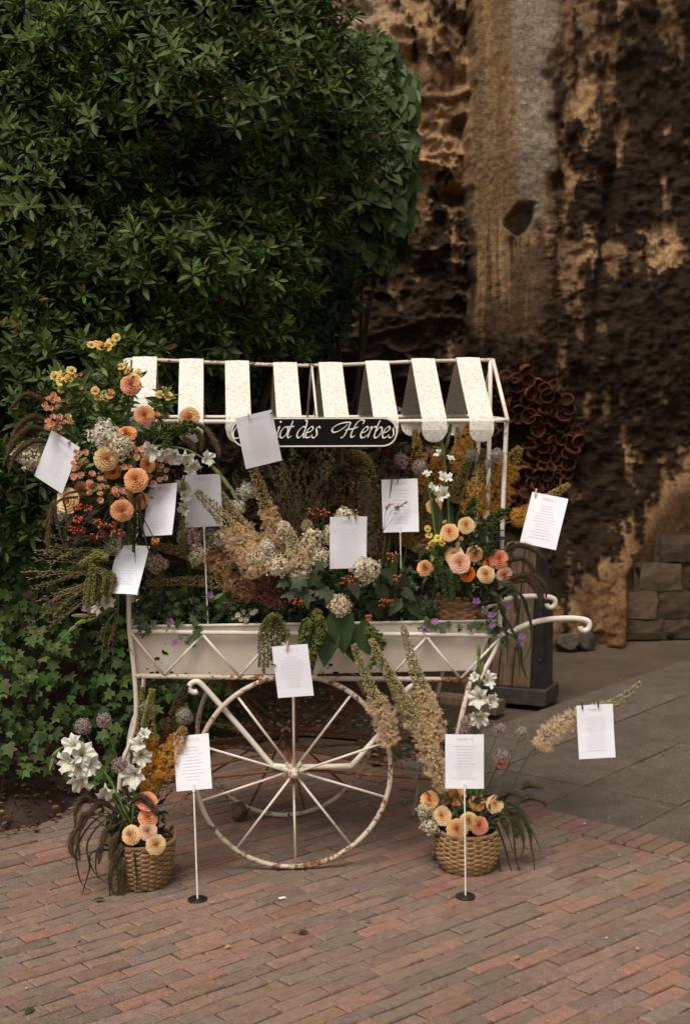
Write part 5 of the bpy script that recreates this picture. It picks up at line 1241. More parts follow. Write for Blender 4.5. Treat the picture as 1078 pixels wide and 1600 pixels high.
def millet(where, pts, r_px, d, col=(.075, .05, .03), dd=0, label=None, base=None):
    n = len(pts); P3 = [F(a, b, d + dd * i / max(1, n - 1)) for i, (a, b) in enumerate(pts)]; a = base or anchor(where, P3[0]); cur = crom(P3, 9)
    root = thing('millet', a, label or f'drooping brown millet plume {WTXT[where]}', 'grass', None if label else f'millet plumes {where}')
    mb = MB(); r = r_px * .0026; mb.tube(cur, lambda t: r * .5 * math.sin(math.pi * min(1, .18 + .80 * t)) + .001, 6, col)
    r *= 1.25
    for i in range(1500):
        t = random.random(); f = t * (len(cur) - 1); k = min(int(f), len(cur) - 2); p = cur[k].lerp(cur[k + 1], f - k); tg_ = (cur[k + 1] - cur[k]).normalized()
        v = Vector((random.gauss(0, 1), random.gauss(0, 1), random.gauss(0, 1))); v = (v - tg_ * v.dot(tg_)).normalized(); env = math.sin(math.pi * min(1, .18 + .80 * t)); e = p + (v * .8 + tg_ * .6) * r * env * random.uniform(.7, 1.6)
        s_ = tg_.cross(v) * .0011; m_ = random.uniform(.6, 2.1); b_ = p + v * r * .3 * env; mb.add([b_ - s_, b_ + s_, e], [(0, 1, 2)], tuple(c * m_ for c in col))
    mb.build('seed_head', M['dry'], root)
    mb = MB(); mb.tube(stem_pts(a, cur[0], .03, 8, (cur[1] - cur[0]).normalized()), .0022, 4, (.06, .06, .025)); mb.build('stem', M['stem'], root); MIL.setdefault(where, []).append(root); return root
MIL = {}
def blade(where, pts, d, w_=.006, col=(.035, .045, .018), label=None, dd=0):
    P3 = [F(a, b, d + dd * i / (len(pts) - 1)) for i, (a, b) in enumerate(pts)]
    root = MIL[where][len(BLD) % len(MIL[where])]; BLD.append(1); a = ORG[root.name]; mb = MB(); mb.ribbon(crom([a] + P3, 7), lambda t: w_ * math.sin(math.pi * min(1, .2 + .78 * t)) + .0006, TOCAM(P3[0]) + Vector((random.uniform(-.6, .6), 0, 0)), col)
    mb.build('leaf', M['leaf'], root)
BLD = []
def amaranth(where, top, strands, d, col, label, fat=1.0, spiky=False, lead=None):
    """strands: list of pixel polylines hanging from near top."""
    p0 = F(*top, d); a = lead or anchor(where, p0); root = thing('amaranth', a, label, 'flower')
    mb = MB(); mb.tube(stem_pts(a, p0, .03, 8), .004, 5, (.10, .12, .04)); mb.build('stem', M['stem'], root)
    bp, bd, bs, bc = [], [], [], []; ms = MB()
    for st_ in strands:
        dj = random.uniform(-.035, .02); cur = crom([F(x, y, d + dj) for x, y in st_], 8); ms.tube(cur, .002, 4, tuple(c * .7 for c in col)); ln = sum((cur[i + 1] - cur[i]).length for i in range(len(cur) - 1)); n = int(ln * (900 if not spiky else 700) * fat)
        for i in range(n):
            t = i / n; f = t * (len(cur) - 1); k = min(int(f), len(cur) - 2); p = cur[k].lerp(cur[k + 1], f - k); tg_ = (cur[k + 1] - cur[k]).normalized(); v = Vector((random.gauss(0, 1), random.gauss(0, 1), random.gauss(0, 1))); v = (v - tg_ * v.dot(tg_)).normalized(); env = (1 - t) ** .5 * .8 + .25
            if spiky:
                for q in range(4):
                    bp.append(p + (v * .75 + tg_ * .5) * .0065 * (q + .3) * env); bd.append(v + tg_ * .5); bs.append(.0105); m_ = random.uniform(.7, 1.25); bc.append([c * m_ for c in col])
            else:
                bp.append(p + v * .0048 * env * fat); bd.append(v + tg_ * .7); bs.append(.0085 * (.6 + .5 * env)); m_ = random.uniform(.6, 1.25); bc.append([c * m_ for c in col])
    me1 = inst_mesh('catkins', [(x * 1.5, y, z * 1.5) for x, y, z in BUD_V], BUD_F, frames(np.array([list(b) for b in bd]), RNG.normal(size=(len(bd), 3)), np.array(bs)), np.array([list(b) for b in bp]) - np.array(a), np.array(bc))
    o = bpy.data.objects.new('catkins', me1); link(o, M['floret'], root, a, 'stuff'); ms.build('strands', M['stem'], root, kind='stuff')
def grass(where, base, tips, d, col, label, n_side=26, dj=.06, seed_len=.5):
    p0 = F(*base, d); a = anchor(where, p0); root = thing('grass_spray', a, label, 'grass'); mb = MB(); mb.tube(stem_pts(a, p0, 0, 6), .003, 4, tuple(c * .8 for c in col)); mb.build('stem', M['stem'], root); bp, bd, bs, bc = [], [], [], []; ms = MB()
    for (tx, ty) in tips:
        jx, jy = random.gauss(0, 6), random.gauss(0, 6); P1 = F(tx + jx, ty + jy, d + random.uniform(-dj, dj)); mid_ = p0.lerp(P1, .5) + Vector((random.uniform(-.02, .02), 0, random.uniform(.005, .04)))
        cur = crom([p0, mid_, P1], 7); ms.tube(cur, lambda t: .0013 * (1.2 - t), 3, col)
        for i in range(n_side):
            t = 1 - seed_len * random.random(); f = t * (len(cur) - 1); k = min(int(f), len(cur) - 2); p = cur[k].lerp(cur[k + 1], f - k); tg_ = (cur[k + 1] - cur[k]).normalized(); v = Vector((random.gauss(0, 1), random.gauss(0, 1), random.gauss(0, 1))) * .4 + tg_; e = random.uniform(.004, .022) * (1.3 - t)
            bp.append(p + v * e); bd.append(v + tg_ * .6); bs.append(random.uniform(.012, .022)); m_ = random.uniform(.6, 1.35); bc.append([c * m_ for c in col])
    me1 = inst_mesh('spikelets', [(x * .35, y, z * .35) for x, y, z in BUD_V], BUD_F, frames(np.array([list(b) for b in bd]), RNG.normal(size=(len(bd), 3)), np.array(bs)), np.array([list(b) for b in bp]) - np.array(a), np.array(bc))
    o = bpy.data.objects.new('spikelets', me1); link(o, M['dry'], root, a, 'stuff'); ms.build('stalks', M['dry'], root, kind='stuff')
def spray(name, where, heads, d, mesh, r_px, col, label, cat='flower', base_px=None, face=(0, 0, .4), leafy=0, jd=.03, scol=(.07, .10, .03)):
    H3 = [F(x, y, d + random.uniform(-jd, jd)) for x, y in heads]; cen = sum(H3, Vector()) / len(H3); a = anchor(where, cen) if base_px is None else base_px; root = thing(name, a, label, cat)
    fork = a.lerp(cen, .68); mb = MB(); mb.tube(stem_pts(a, fork, 0, 6), .003, 5, scol)
    for p in H3: mb.tube(crom([fork, fork.lerp(p, .5) + Vector((random.uniform(-.01, .01), 0, .005)), p], 4), .0016, 4, scol)
    mb.build('stem', M['stem'], root)
    for p in H3:
        f = (TOCAM(p) + Vector((random.uniform(-.5, .5), 0, random.uniform(-.3, .5))) + Vector(face)).normalized(); put('flower_head', mesh, root, p, face_rot(f), r_px * .0026 * random.uniform(.85, 1.15), tuple(c * random.uniform(.85, 1.1) for c in col))
    if leafy:
        lp_, ld_ = [], []
        for i in range(leafy):
            p = random.choice(H3); t = random.uniform(.1, .9); q_ = fork.lerp(p, t) if random.random() < .6 else a.lerp(fork, random.random()); lp_.append(list(q_)); ld_.append([random.gauss(0, .8), random.gauss(-.3, .4), random.gauss(.5, .6)])
        me1 = inst_mesh('leaves', LANCE_V, LANCE_F, frames(np.array(ld_), RNG.normal(size=(leafy, 3)) + np.array([0, -1, 1]), RNG.uniform(.03, .06, leafy)), np.array(lp_) - np.array(a), np.array((.125, .19, .046)) * RNG.uniform(.55, 1.3, (leafy, 1))); o = bpy.data.objects.new('leaves', me1); link(o, M['leaf'], root, a)
def berries(where, px, py, w_, h_, d, col, label, n=34):
    c = F(px, py, d); a = anchor(where, c); root = thing('berry_spray', a, label, 'berries'); mb = MB(); st_ = MB(); st_.tube(stem_pts(a, c, 0, 6), .0025, 4, (.06, .045, .025))
    for i in range(n):
        p = F(px + random.uniform(-w_, w_), py + random.uniform(-h_, h_), d + random.uniform(-.025, .025)); r = random.uniform(.0042, .0062); m_ = random.uniform(.6, 1.2)
        k = fib(12)
        vs_ = [p + Vector((r * math.sin(th) * math.cos(ph), r * math.sin(th) * math.sin(ph), r * math.cos(th))) for th in (.01, .8, 1.57, 2.35, 3.13) for ph in np.linspace(0, 6.283, 7)[:-1]]
        mb.add(vs_, [(j * 6 + i2, j * 6 + (i2 + 1) % 6, (j + 1) * 6 + (i2 + 1) % 6, (j + 1) * 6 + i2) for j in range(4) for i2 in range(6)], tuple(v * m_ for v in col)); st_.tube([c + Vector((0, .01, -.01)), p], .0009, 3, (.07, .05, .03))
    mb.build('berry_cluster', M['berry'], root, True); st_.build('stem', M['stem'], root)
def leafy_branch(where, leaves, d, tv, tf, col, label, jd=.03):
    """leaves: (px, py, length_px, dirx, dirz) each one a part."""
    c = F(sum(l[0] for l in leaves) / len(leaves), sum(l[1] for l in leaves) / len(leaves), d + .05); a = anchor(where, c); root = thing('leafy_branch', a, label, 'foliage'); st_ = MB(); st_.tube(stem_pts(a, c, 0, 6), .003, 4, (.05, .06, .025))
    for (px, py, ln, dx, dz) in leaves:
        p = F(px, py, d + random.uniform(-jd, jd)); dv = np.array([[dx, -.25 + random.uniform(-.2, .2), dz]]); nn_ = np.array([[random.uniform(-.3, .3), -.8, .55]]); m_ = random.uniform(.75, 1.25)
        fr = frames(dv, nn_, np.array([ln * .0026])); me1 = inst_mesh('leaf', tv, tf, fr, np.array([list(p - Vector(dv[0] / np.linalg.norm(dv)) * ln * .0013)]) - np.array(a), np.array([[q * m_ for q in col]])); o = bpy.data.objects.new('leaf', me1); link(o, M['leaf'], root, a); st_.tube([c, p], .0014, 3, (.05, .06, .025))
    st_.build('stem', M['stem'], root)
def cloud(name, polys, d0, d1, n, tv, tf, size, col, label, cat, mat='leaf', kind='stuff', parent=None, nrm=(0, -.7, .6), spread=.6):
    """many small leaves through a volume; polys: pixel ellipses (cx, cy, rx, ry, weight)."""
    ws = np.array([p[4] for p in polys], float); ws /= ws.sum(); pp, cc_ = [], []
    for i in range(n):
        e = polys[RNG.choice(len(polys), p=ws)]; an = random.uniform(0, 6.283); q_ = math.sqrt(random.random()); pp.append(list(F(e[0] + e[2] * q_ * math.cos(an), e[1] + e[3] * q_ * math.sin(an), random.uniform(d0, d1))))
    pp = np.array(pp); dn_ = RNG.normal(size=(n, 3)) * np.array([1, .5, 1]) + np.array([0, -.2, -.1]); nn_ = np.array(nrm) + RNG.normal(size=(n, 3)) * spread
    me1 = inst_mesh(name, tv, tf, frames(dn_, nn_, RNG.uniform(size[0], size[1], n)), pp - (np.array(ORG[parent.name]) if parent else 0), np.array(col) * RNG.uniform(.5, 1.45, (n, 1)))
    o = bpy.data.objects.new(name, me1)
    if parent: link(o, M[mat], parent, ORG[parent.name])
    else: link(o, M[mat], kind=kind); tag(o, label, cat)
    return o

# ================================================================== FILLER GREENERY
hb = thing('foliage_bunch', HUB, 'dense dark small leaved greenery backing the high bouquet on the post', 'foliage')
cloud('foliage', [(150, 690, 75, 55, 3), (175, 760, 75, 60, 3), (150, 830, 60, 35, 2), (215, 700, 40, 50, 1), (210, 820, 40, 40, 1)], -.02, .16, 1700, LANCE_V, LANCE_F, (.02, .045), (.028, .042, .014), '', '', 'leaf', parent=hb)
mb = MB()
for i in range(26):
    e = F(random.uniform(85, 245), random.uniform(640, 860), random.uniform(0, .14)); mb.tube(stem_pts(HUB, e, .01, 6), .0022, 4, (.04, .035, .02))
mb.build('twigs', M['stem'], hb)
cloud('trough_greenery', [(250, 958, 50, 26, 3), (340, 955, 80, 22, 3), (300, 940, 80, 22, 2), (440, 950, 60, 26, 2), (540, 945, 70, 35, 3), (620, 955, 60, 30, 3), (690, 976, 50, 8, 2), (745, 978, 45, 9, 2), (600, 910, 50, 40, 2), (500, 920, 60, 40, 2)], .06, .36, 2300, IVY_V, IVY_F, (.018, .038), (.040, .072, .022), 'low green leaves carpeting the soil of the cart trough', 'foliage')
cloud('trough_backing_foliage', [(430, 800, 120, 110, 3), (560, 780, 110, 110, 3), (330, 850, 110, 80, 2), (660, 830, 80, 110, 2), (280, 900, 70, 50, 1), (600, 880, 120, 60, 2)], .30, .56, 2600, LANCE_V, LANCE_F, (.03, .06), (.034, .030, .015), 'brown green dried foliage filling the back of the trough arrangement', 'foliage', 'dry')
# trailing ivy over the lip
for nm, pts in (('trailing', [(222, 968, 9), (228, 978, 9), (216, 985, 9), (232, 988, 8), (224, 992, 9), (240, 975, 8), (212, 973, 8)]), ('trailing', [(300, 968, 8), (305, 975, 8), (311, 985, 9), (306, 993, 9), (313, 990, 8), (298, 1000, 7), (294, 1005, 6), (303, 1010, 5)]),
                ('trailing', [(672, 975, 9), (680, 980, 10), (690, 984, 9), (665, 970, 8), (700, 978, 9), (735, 982, 9), (745, 978, 9)]), ('trailing', [(765, 985, 9), (772, 992, 10), (782, 998, 9), (790, 1003, 9), (778, 985, 9), (795, 992, 8), (786, 1010, 8)])):
    leafy_branch('trough', [(a, b, c * 1.5, random.uniform(-.7, .7), -.8) for a, b, c in pts], .035, IVY_V, IVY_F, (.05, .09, .028), 'short trail of small lobed leaves hanging over the trough lip', .006)
for o in list(scene.objects):
    if o.get('label') == 'short trail of small lobed leaves hanging over the trough lip': o['group'] = 'leaf trails over the trough lip'

# ================================================================== HIGH BOUQUET
for a in ((205, 602, 15, -.10, 'peach pink', (.15, .25)), (226, 649, 14.5, -.12, 'peach', (0, 0)), (296, 653, 14.5, -.08, 'yellow peach', (0, -.1)), (198, 678, 14, -.08, 'apricot', (-.3, .8)), (167, 717, 17, -.16, 'pale yellow', (.35, .1)), (213, 750, 17, -.20, 'peach', (-.1, .1)),
          (191, 798, 15.5, -.20, 'peach', (0, -.15)), (231, 726, 12, -.08, 'apricot', (.3, .2)), (177, 737, 12, -.11, 'apricot', (.2, -.4)), (107, 782, 19, -.08, 'pale yellow', (-.6, .1)), (216, 782, 15, -.06, 'apricot', (.2, -.4)), (128, 765, 12, -.05, 'apricot', (-.4, -.3))):
    dahlia('high', a[0], a[1], a[2], a[3], a[4], a[5])
for a in ((163, 680, 22, -.12, 'white', 1), (188, 698, 19, -.15, 'cream', 1), (48, 712, 22, .0, 'cream', 1), (100, 800, 14, -.02, 'white', 1), (180, 848, 16, .02, 'white', 1), (60, 700, 15, .02, 'cream', 1)): hydrangea('high', *a[:5], None, a[5])
bt = 'peach button flower spray in the high bouquet, '
G1 = [[(77, 623), (84, 618), (83, 625), (90, 625), (71, 632), (74, 638), (80, 638), (88, 636), (93, 634)], [(83, 652), (94, 652), (100, 660), (107, 652), (76, 659), (81, 663), (74, 668), (92, 658), (110, 660), (87, 670), (94, 668), (98, 675)],
      [(119, 707), (124, 709), (134, 708), (119, 716), (115, 725), (124, 725), (133, 723), (116, 733), (121, 731), (116, 745), (127, 743)], [(144, 741), (157, 748), (164, 748), (141, 755), (150, 760), (160, 761), (167, 762), (142, 770), (157, 772), (157, 782), (141, 761)],
      [(187, 733), (194, 730), (203, 731), (180, 766), (191, 768), (200, 771), (182, 774), (199, 761), (203, 777), (192, 782), (178, 769)], [(205, 695), (205, 706), (214, 703), (222, 701), (213, 711), (224, 710), (206, 715), (214, 715)],
      [(245, 718), (252, 728), (260, 721), (244, 728), (250, 735), (261, 735), (246, 714), (250, 750), (258, 747), (240, 756), (234, 746)], [(247, 637), (246, 648), (257, 649), (249, 655), (262, 652)]]
D1 = [-.06, -.10, -.14, -.15, -.14, -.13, -.08, -.06]
T1 = ['sticking out highest beside the brown plumes', 'above the TABLE 4 card', 'overlapping the TABLE 4 card edge', 'below the pale yellow dahlia', 'just above the lowest peach dahlia', 'beside the cream hydrangea', 'behind the white gladiolus arch', 'against the first awning strip']
for hh, d, t in zip(G1, D1, T1): spray('button_flower', 'high', hh, d, BUT, 6.0, (.80, .50, .32), 'peach button flowers ' + t, leafy=10)
H1 = [([(168, 541), (158, 540), (143, 538), (150, 537), (182, 527), (175, 534)], 'yellow helenium topping the high bouquet'), ([(100, 585), (108, 591), (96, 596), (86, 587), (112, 578), (97, 607)], 'yellow helenium reaching out above the button flowers'), ([(183, 586), (192, 580), (205, 587), (212, 590), (190, 572), (200, 578), (216, 583)], 'yellow helenium at the awning corner'),
      ([(165, 622), (154, 619), (172, 615), (156, 637), (149, 610)], 'yellow helenium in the middle above the white hydrangea'), ([(257, 610), (250, 616), (262, 618)], 'small budding helenium before the awning gap')]
for hh, t in H1: spray('helenium', 'high', hh, -.06, RAYM, 7.2, (.80, .56, .19), t, leafy=150, face=(0, 0, .5), jd=.05, scol=(.10, .16, .04))
spray('pink_bud_spray', 'high', [(120, 587), (127, 585), (122, 600), (115, 610), (128, 606), (108, 628), (123, 634), (148, 608)], -.05, BUT, 4, (.75, .42, .36), 'pale pink budded spray between the helenium stems', leafy=40)
for pts in ([(73, 640), (66, 626), (40, 616), (15, 640)], [(76, 660), (55, 651), (30, 665), (10, 708)], [(74, 690), (50, 690), (25, 710), (14, 740)], [(70, 672), (48, 668), (22, 690), (5, 730)], [(88, 780), (80, 800), (77, 830), (74, 860)]): millet('high', pts, 6.5, -.04, (.085, .052, .028))
for pts in ([(308, 662), (325, 674), (340, 700), (343, 715)], [(303, 668), (314, 684), (314, 706)], [(285, 682), (300, 695), (305, 712)]): millet('high', pts, 6, -.03, (.10, .07, .038), label=None)
gladiolus('high', [(242, 697), (270, 698), (302, 707), (340, 735), (376, 788)], [(236, 705, 17, -.5, -.3), (258, 708, 14, .1, -.8), (272, 713, 15, -.2, -.7), (290, 716, 15, .1, -.8), (302, 728, 13, .3, -.9), (325, 716, 12, .7, .1)], -.10, 'white gladiolus arching from the high bouquet towards the trough', buds=[(330, 728, 345, 742), (345, 742, 360, 764), (358, 758, 372, 784)])
amaranth('high', (255, 676), [[(250, 685), (270, 668), (300, 664), (304, 676)], [(258, 682), (262, 690), (258, 700)], [(275, 668), (276, 680)], [(290, 665), (291, 678)]], -.09, (.10, .14, .035), 'green amaranth reaching across the awning edge', 1.0, True)
amaranth('high', (172, 765), [[(172, 770), (174, 790), (175, 806)]], -.14, (.085, .13, .035), 'narrow green amaranth tail above the red berries', 1.0)
amaranth('high', (210, 800), [[(210, 795), (212, 830), (208, 862)], [(204, 800), (206, 830), (205, 850)]], -.15, (.075, .105, .028), 'slim green amaranth tails hanging over the TABLE 8 card', 1.0)
amaranth('high', (165, 872), [[(170, 872), (150 - k * 2.2, 866 + abs(k) * 1.5), (137 + k * 3.6, 898), (132 + k * 3.9, 930 + random.uniform(-12, 50 - 4 * k))] for k in range(12)], -.10, (.30, .29, .10), 'large weeping olive amaranth at the cart corner post', 1.3)
for a in ((130, 793, 14, 5, 'bright red berries beside the TABLE 4 card', (.50, .06, .015)), (122, 812, 8, 6, 'red berries in the middle of the high bouquet underside', (.48, .07, .015)), (121, 828, 13, 6, 'dark red berries above the tan grasses', (.36, .03, .015)), (163, 818, 18, 6, 'orange red berries under the lowest dahlia', (.55, .12, .02)), (185, 833, 14, 5, 'rusty orange berries over the TABLE 8 card', (.42, .14, .025)), (244, 846, 6, 4, 'small orange berries above the foxtail lilies', (.55, .18, .03)), (152, 838, 10, 4, 'crimson berries hidden under dark leaves', (.30, .02, .015))):
    berries('high', a[0], a[1], a[2], a[3], -.12, tuple(v * .8 for v in a[5]), a[4], 26)
leafy_branch('high', [(140, 812, 30, .8, -.4), (165, 838, 32, .6, -.7), (125, 838, 26, -.6, -.6), (190, 818, 24, .3, -.8), (108, 815, 26, -.5, -.8), (150, 800, 24, -.7, -.2), (200, 840, 22, .6, -.5), (180, 790, 22, -.8, -.4)], -.07, LANCE_V, LANCE_F, (.05, .05, .022), 'dark brownish leaves around the berries of the high bouquet')
leafy_branch('high', [(155, 660, 30, -.3, .8), (180, 660, 30, .5, .6), (140, 645, 28, -.7, .5), (195, 640, 28, .6, .7), (175, 630, 30, .1, 1), (215, 670, 24, .8, -.2), (150, 625, 24, -.5, .8), (228, 690, 26, .2, -.9)], -.04, LANCE_V, LANCE_F, (.085, .14, .035), 'bright green leaves beneath the helenium')
for pts in ([(216, 775), (222, 820), (230, 850), (245, 900)], [(212, 780), (210, 830), (212, 880)], [(220, 770), (228, 790)], [(110, 770), (104, 800), (106, 830)], [(98, 780), (92, 820), (102, 860)], [(60, 690), (40, 740), (45, 790)], [(148, 700), (158, 740), (155, 775)], [(70, 700), (48, 720), (30, 740)]): blade('high', pts, .04 if pts[0][0] < 80 else -.13, .0045, (.04, .042, .02))
tg = [(55, 850), (48, 885), (60, 920), (70, 955), (80, 840), (65, 870), (50, 905), (90, 890), (85, 930), (62, 985), (100, 960), (110, 850), (75, 960), (95, 860), (58, 940), (120, 900), (105, 930)]; tg += [(a + random.uniform(-10, 25), b + random.uniform(-15, 15)) for a, b in tg]
grass('high', (185, 905), tg, .03, (0.232, 0.178, 0.093), 'tan feathery grass fanning out beyond the cart corner post')
grass('high', (190, 870), [(75, 850), (90, 830), (115, 835), (100, 870), (130, 850), (140, 880), (85, 880), (110, 860), (120, 880), (95, 845), (150, 860), (105, 890), (80, 865), (135, 870)], .0, (0.264, 0.202, 0.101), 'tan feathery grass under the red berries')
grass('high', (185, 950), [(150, 1000), (165, 1015), (140, 975), (172, 1005), (155, 1022), (130, 985), (178, 990)], .04, (0.248, 0.194, 0.101), 'tan grass hanging low beside the trough corner')
gladiolus('high', [(180, 945), (150, 965), (125, 975), (105, 990), (95, 1002)], [(152, 948, 13, -.7, -.1), (168, 940, 12, .2, .4)], .0, 'low white gladiolus with green buds poking out past the trough corner', buds=[(135, 968, 118, 976), (122, 977, 108, 986), (140, 962, 112, 962)])

# ================================================================== TROUGH, LEFT AND MIDDLE
foxtail('trough', [(405, 900), (385, 860), (350, 812), (308, 768)], 22, -.02, -.02, 'peach', .58, 'big fluffy peach foxtail lily reaching across the TABLE 11 card')
foxtail('trough', [(438, 862), (422, 810), (402, 750), (380, 688)], 17, .08, .04, 'peach', .42, 'apricot foxtail lily pointing up at the TABLE 6 card')
foxtail('trough', [(362, 892), (330, 874), (285, 862), (238, 852)], 18, .13, .12, 'apricot', .5, 'apricot foxtail lily lying over the TABLE 11 stake')
foxtail('trough', [(400, 922), (355, 912), (300, 908), (230, 912)], 18, .13, .12, 'apricot', .36, 'long level foxtail lily with green tip just above the trough leaves')
foxtail('trough', [(474, 905), (468, 875), (458, 850), (452, 826)], 18, -.06, -.04, 'pale', .55, 'short yellow green foxtail lily between the ivory hydrangeas')
foxtail('trough', [(590, 880), (586, 800), (575, 730), (562, 712), (535, 706)], 16, .3, .25, 'olive', .3, 'bent olive foxtail lily under the black sign')
foxtail('trough', [(577, 870), (574, 800), (566, 745)], 12, .22, .22, 'faded', .9, 'faded greyish foxtail lily behind the TABLE 5 card')
foxtail('trough', [(420, 890), (395, 845), (368, 805), (345, 770)], 14, .10, .08, 'peach', .55, 'slim peach foxtail lily behind the big fluffy one')
foxtail('trough', [(418, 912), (390, 896), (350, 888), (300, 884)], 15, .15, .14, 'peach', .5, 'peach foxtail lily stretched level under the tan hydrangeas')
for a in ((415, 858, 15, .03, 'white', (0, -.7, .7)), (462, 862, 14, .02, 'cream', (0, -.7, .6)), (352, 838, 17, .10, 'white', (-.2, -.6, .7)), (500, 870, 15, -.02, 'cream', (.2, -.8, .4)), (310, 868, 15, .08, 'cream', (-.3, -.7, .4)), (398, 872, 20, -.02, 'cream', (0, -.7, .7)), (436, 884, 18, -.06, 'cream', (-.2, -.8, .3)), (446, 838, 19, .04, 'blush', (-.2, -.3, 1)), (487, 850, 21, .0, 'cone', (.2, -.4, 1)), (540, 812, 20, .05, 'cream', (0, -.4, 1)), (520, 835, 17, .06, 'cream', (-.8, -.5, .2)), (572, 890, 21, -.04, 'cream', (.3, -.8, .3)), (528, 945, 19, -.07, 'cone', (.3, -.8, -.3)),
          (330, 846, 21, .14, 'tan', (-.5, -.5, .5)), (368, 862, 20, .1, 'tan', (0, -.6, .6)), (298, 838, 22, .12, 'blush', (-.3, -.4, .8)), (245, 880, 17, .1, 'blush', (-.6, -.6, .2)), (285, 760, 12, .05, 'white', (0, -1, 0)), (385, 768, 14, .12, 'white', (0, -.7, .5)), (372, 792, 12, .1, 'white', (0, -.7, .5)), (480, 822, 10, .1, 'tan', (0, -.5, 1))): hydrangea('trough', *a)
for hh, t in (([(372, 962), (380, 957), (388, 964), (376, 968), (395, 958), (400, 956), (384, 970), (366, 966)], 'tiny white blossoms at the trough edge'),): spray('white_blossom', 'trough', hh, .06, BUT, 5, (.80, .78, .70), t, leafy=6)
gladiolus('trough', [(286, 840), (284, 800), (285, 770), (289, 742)], [(290, 775, 10, .5, 0), (288, 795, 11, -.4, -.2), (298, 735, 10, .3, .3)], .02, 'white gladiolus half hidden behind the TABLE 11 card', buds=[(286, 780, 280, 760), (287, 770, 286, 748)])
leafy_branch('trough', [(463, 912, 27, -.7, -.5), (492, 908, 29, .5, -.7), (478, 938, 29, .2, -.9), (450, 928, 26, -.9, -.2), (503, 882, 22, .8, .2), (515, 930, 26, .7, -.4), (455, 900, 22, -.8, .1), (480, 890, 20, .1, -.6), (470, 925, 22, -.3, -.8), (500, 925, 24, .5, -.6), (440, 912, 20, -.8, -.4)], -.09, [(x, y, z * 2.2 - .12 * x * x) for x, y, z in IVY_V], IVY_F, (.028, .048, .015), 'lobed green leaves in the middle of the trough')
leafy_branch('trough', [(534, 990, 62, .25, -1), (568, 1000, 52, .35, -1), (510, 1015, 52, -.25, -1), (548, 1012, 46, .4, -1), (480, 998, 46, -.3, -.9)], -.06, [(x * .8, y, z * 2.0 + .3 * abs(x)) for x, y, z in HEART_V], HEART_F, (.036, .068, .02), 'large heart shaped leaves hanging down the trough front')
leafy_branch('trough', [(600, 930, 30, .4, -.7), (615, 950, 28, -.5, -.7), (590, 955, 30, .1, -.9), (640, 930, 26, .7, -.4), (555, 920, 30, .2, -.6), (630, 905, 26, -.2, .6), (605, 895, 28, -.6, .4), (650, 955, 26, .6, -.6)], .02, [(x * .8, y, z * 2.5 + .25 * abs(x)) for x, y, z in HEART_V], HEART_F, (.032, .046, .019), 'dull green leaves around the TABLE 9 stake')
amaranth('trough', (425, 966), [[(430, 960), (418 + k * 3, 968), (407 + k * 6.2, 990), (406 + k * 6.0, 1052 - abs(k - 1) * 10)] for k in range(8)], -.075, (.20, .20, .06), 'broad olive amaranth tassel hanging over the trough front', 1.3)
amaranth('trough', (492, 955), [[(495, 950), (494, 985), (490, 1020), (483, 1052)], [(482, 965), (480, 985), (470, 1003)], [(500, 960), (502, 985), (498, 1005)]], -.10, (.17, .19, .05), 'spiky green amaranth tail beside the TABLE 3 card', 1.2, True)
amaranth('trough', (575, 982), [[(572, 980), (585, 995), (592, 1015), (578, 1042)], [(580, 985), (596, 1000), (592, 1012)]], -.08, (.15, .19, .05), 'small green amaranth tail over the trough front by the heart leaves', 1.0, True)
for a in ((542, 907, 16, 7, -.07, 'orange berries below the TABLE 5 card', (.45, .12, .02)), (498, 800, 18, 6, .08, 'orange berries among the dark grasses', (.50, .13, .02)), (465, 940, 8, 6, -.1, 'small red berries under the lobed leaves', (.42, .05, .015)), (614, 872, 9, 9, .02, 'orange berries on the TABLE 9 stake side', (.45, .15, .03)), (600, 942, 14, 6, -.02, 'red berries low in front of the dull green leaves', (.42, .08, .02)), (620, 905, 6, 6, .02, 'rust berries beside the TABLE 9 stake foot', (.42, .12, .03)), (576, 966, 5, 5, -.04, 'tiny orange berry bunch at the trough lip', (.5, .14, .03)), (660, 850, 8, 8, .1, 'crimson berries behind the small basket', (.34, .03, .02)), (556, 762, 10, 8, .2, 'rust brown berries under the sign', (.32, .10, .03))):
    berries('trough', *a[:5], tuple(v * .72 for v in a[6]), a[5], 16)
def fan(cx, cy, r0, r1, a0, a1, n): return [(cx + random.uniform(r0, r1) * math.cos(t), cy - random.uniform(r0, r1) * math.sin(t)) for t in (random.uniform(R(a0), R(a1)) for _ in range(n))]
grass('trough', (480, 860), fan(480, 850, 90, 155, 55, 125, 26), .28, (0.202, 0.147, 0.070), 'tall brown grass in the middle below the sign', 30, .1, .7)
grass('trough', (450, 850), fan(455, 840, 60, 120, 40, 130, 22), .22, (0.171, 0.132, 0.065), 'bushy brown grass behind the ivory hydrangeas', 34, .1, .75)
grass('trough', (555, 860), fan(550, 850, 60, 140, 50, 130, 24), .3, (0.155, 0.070, 0.046), 'russet grass behind the TABLE 5 card', 30, .1, .75)
grass('trough', (600, 880), fan(600, 860, 60, 150, 50, 120, 20), .3, (0.186, 0.116, 0.054), 'brown grass around the TABLE 9 card', 30, .1, .7)
grass('trough', (345, 880), fan(345, 860, 40, 150, 40, 150, 26), .28, (0.171, 0.093, 0.054), 'reddish brown grass behind the TABLE 11 card', 30, .1, .75)
grass('trough', (420, 950), fan(410, 945, 25, 60, 0, 180, 26), -.02, (0.109, 0.039, 0.031), 'dark maroon feathery grass at the trough edge', 34, .05, .85)
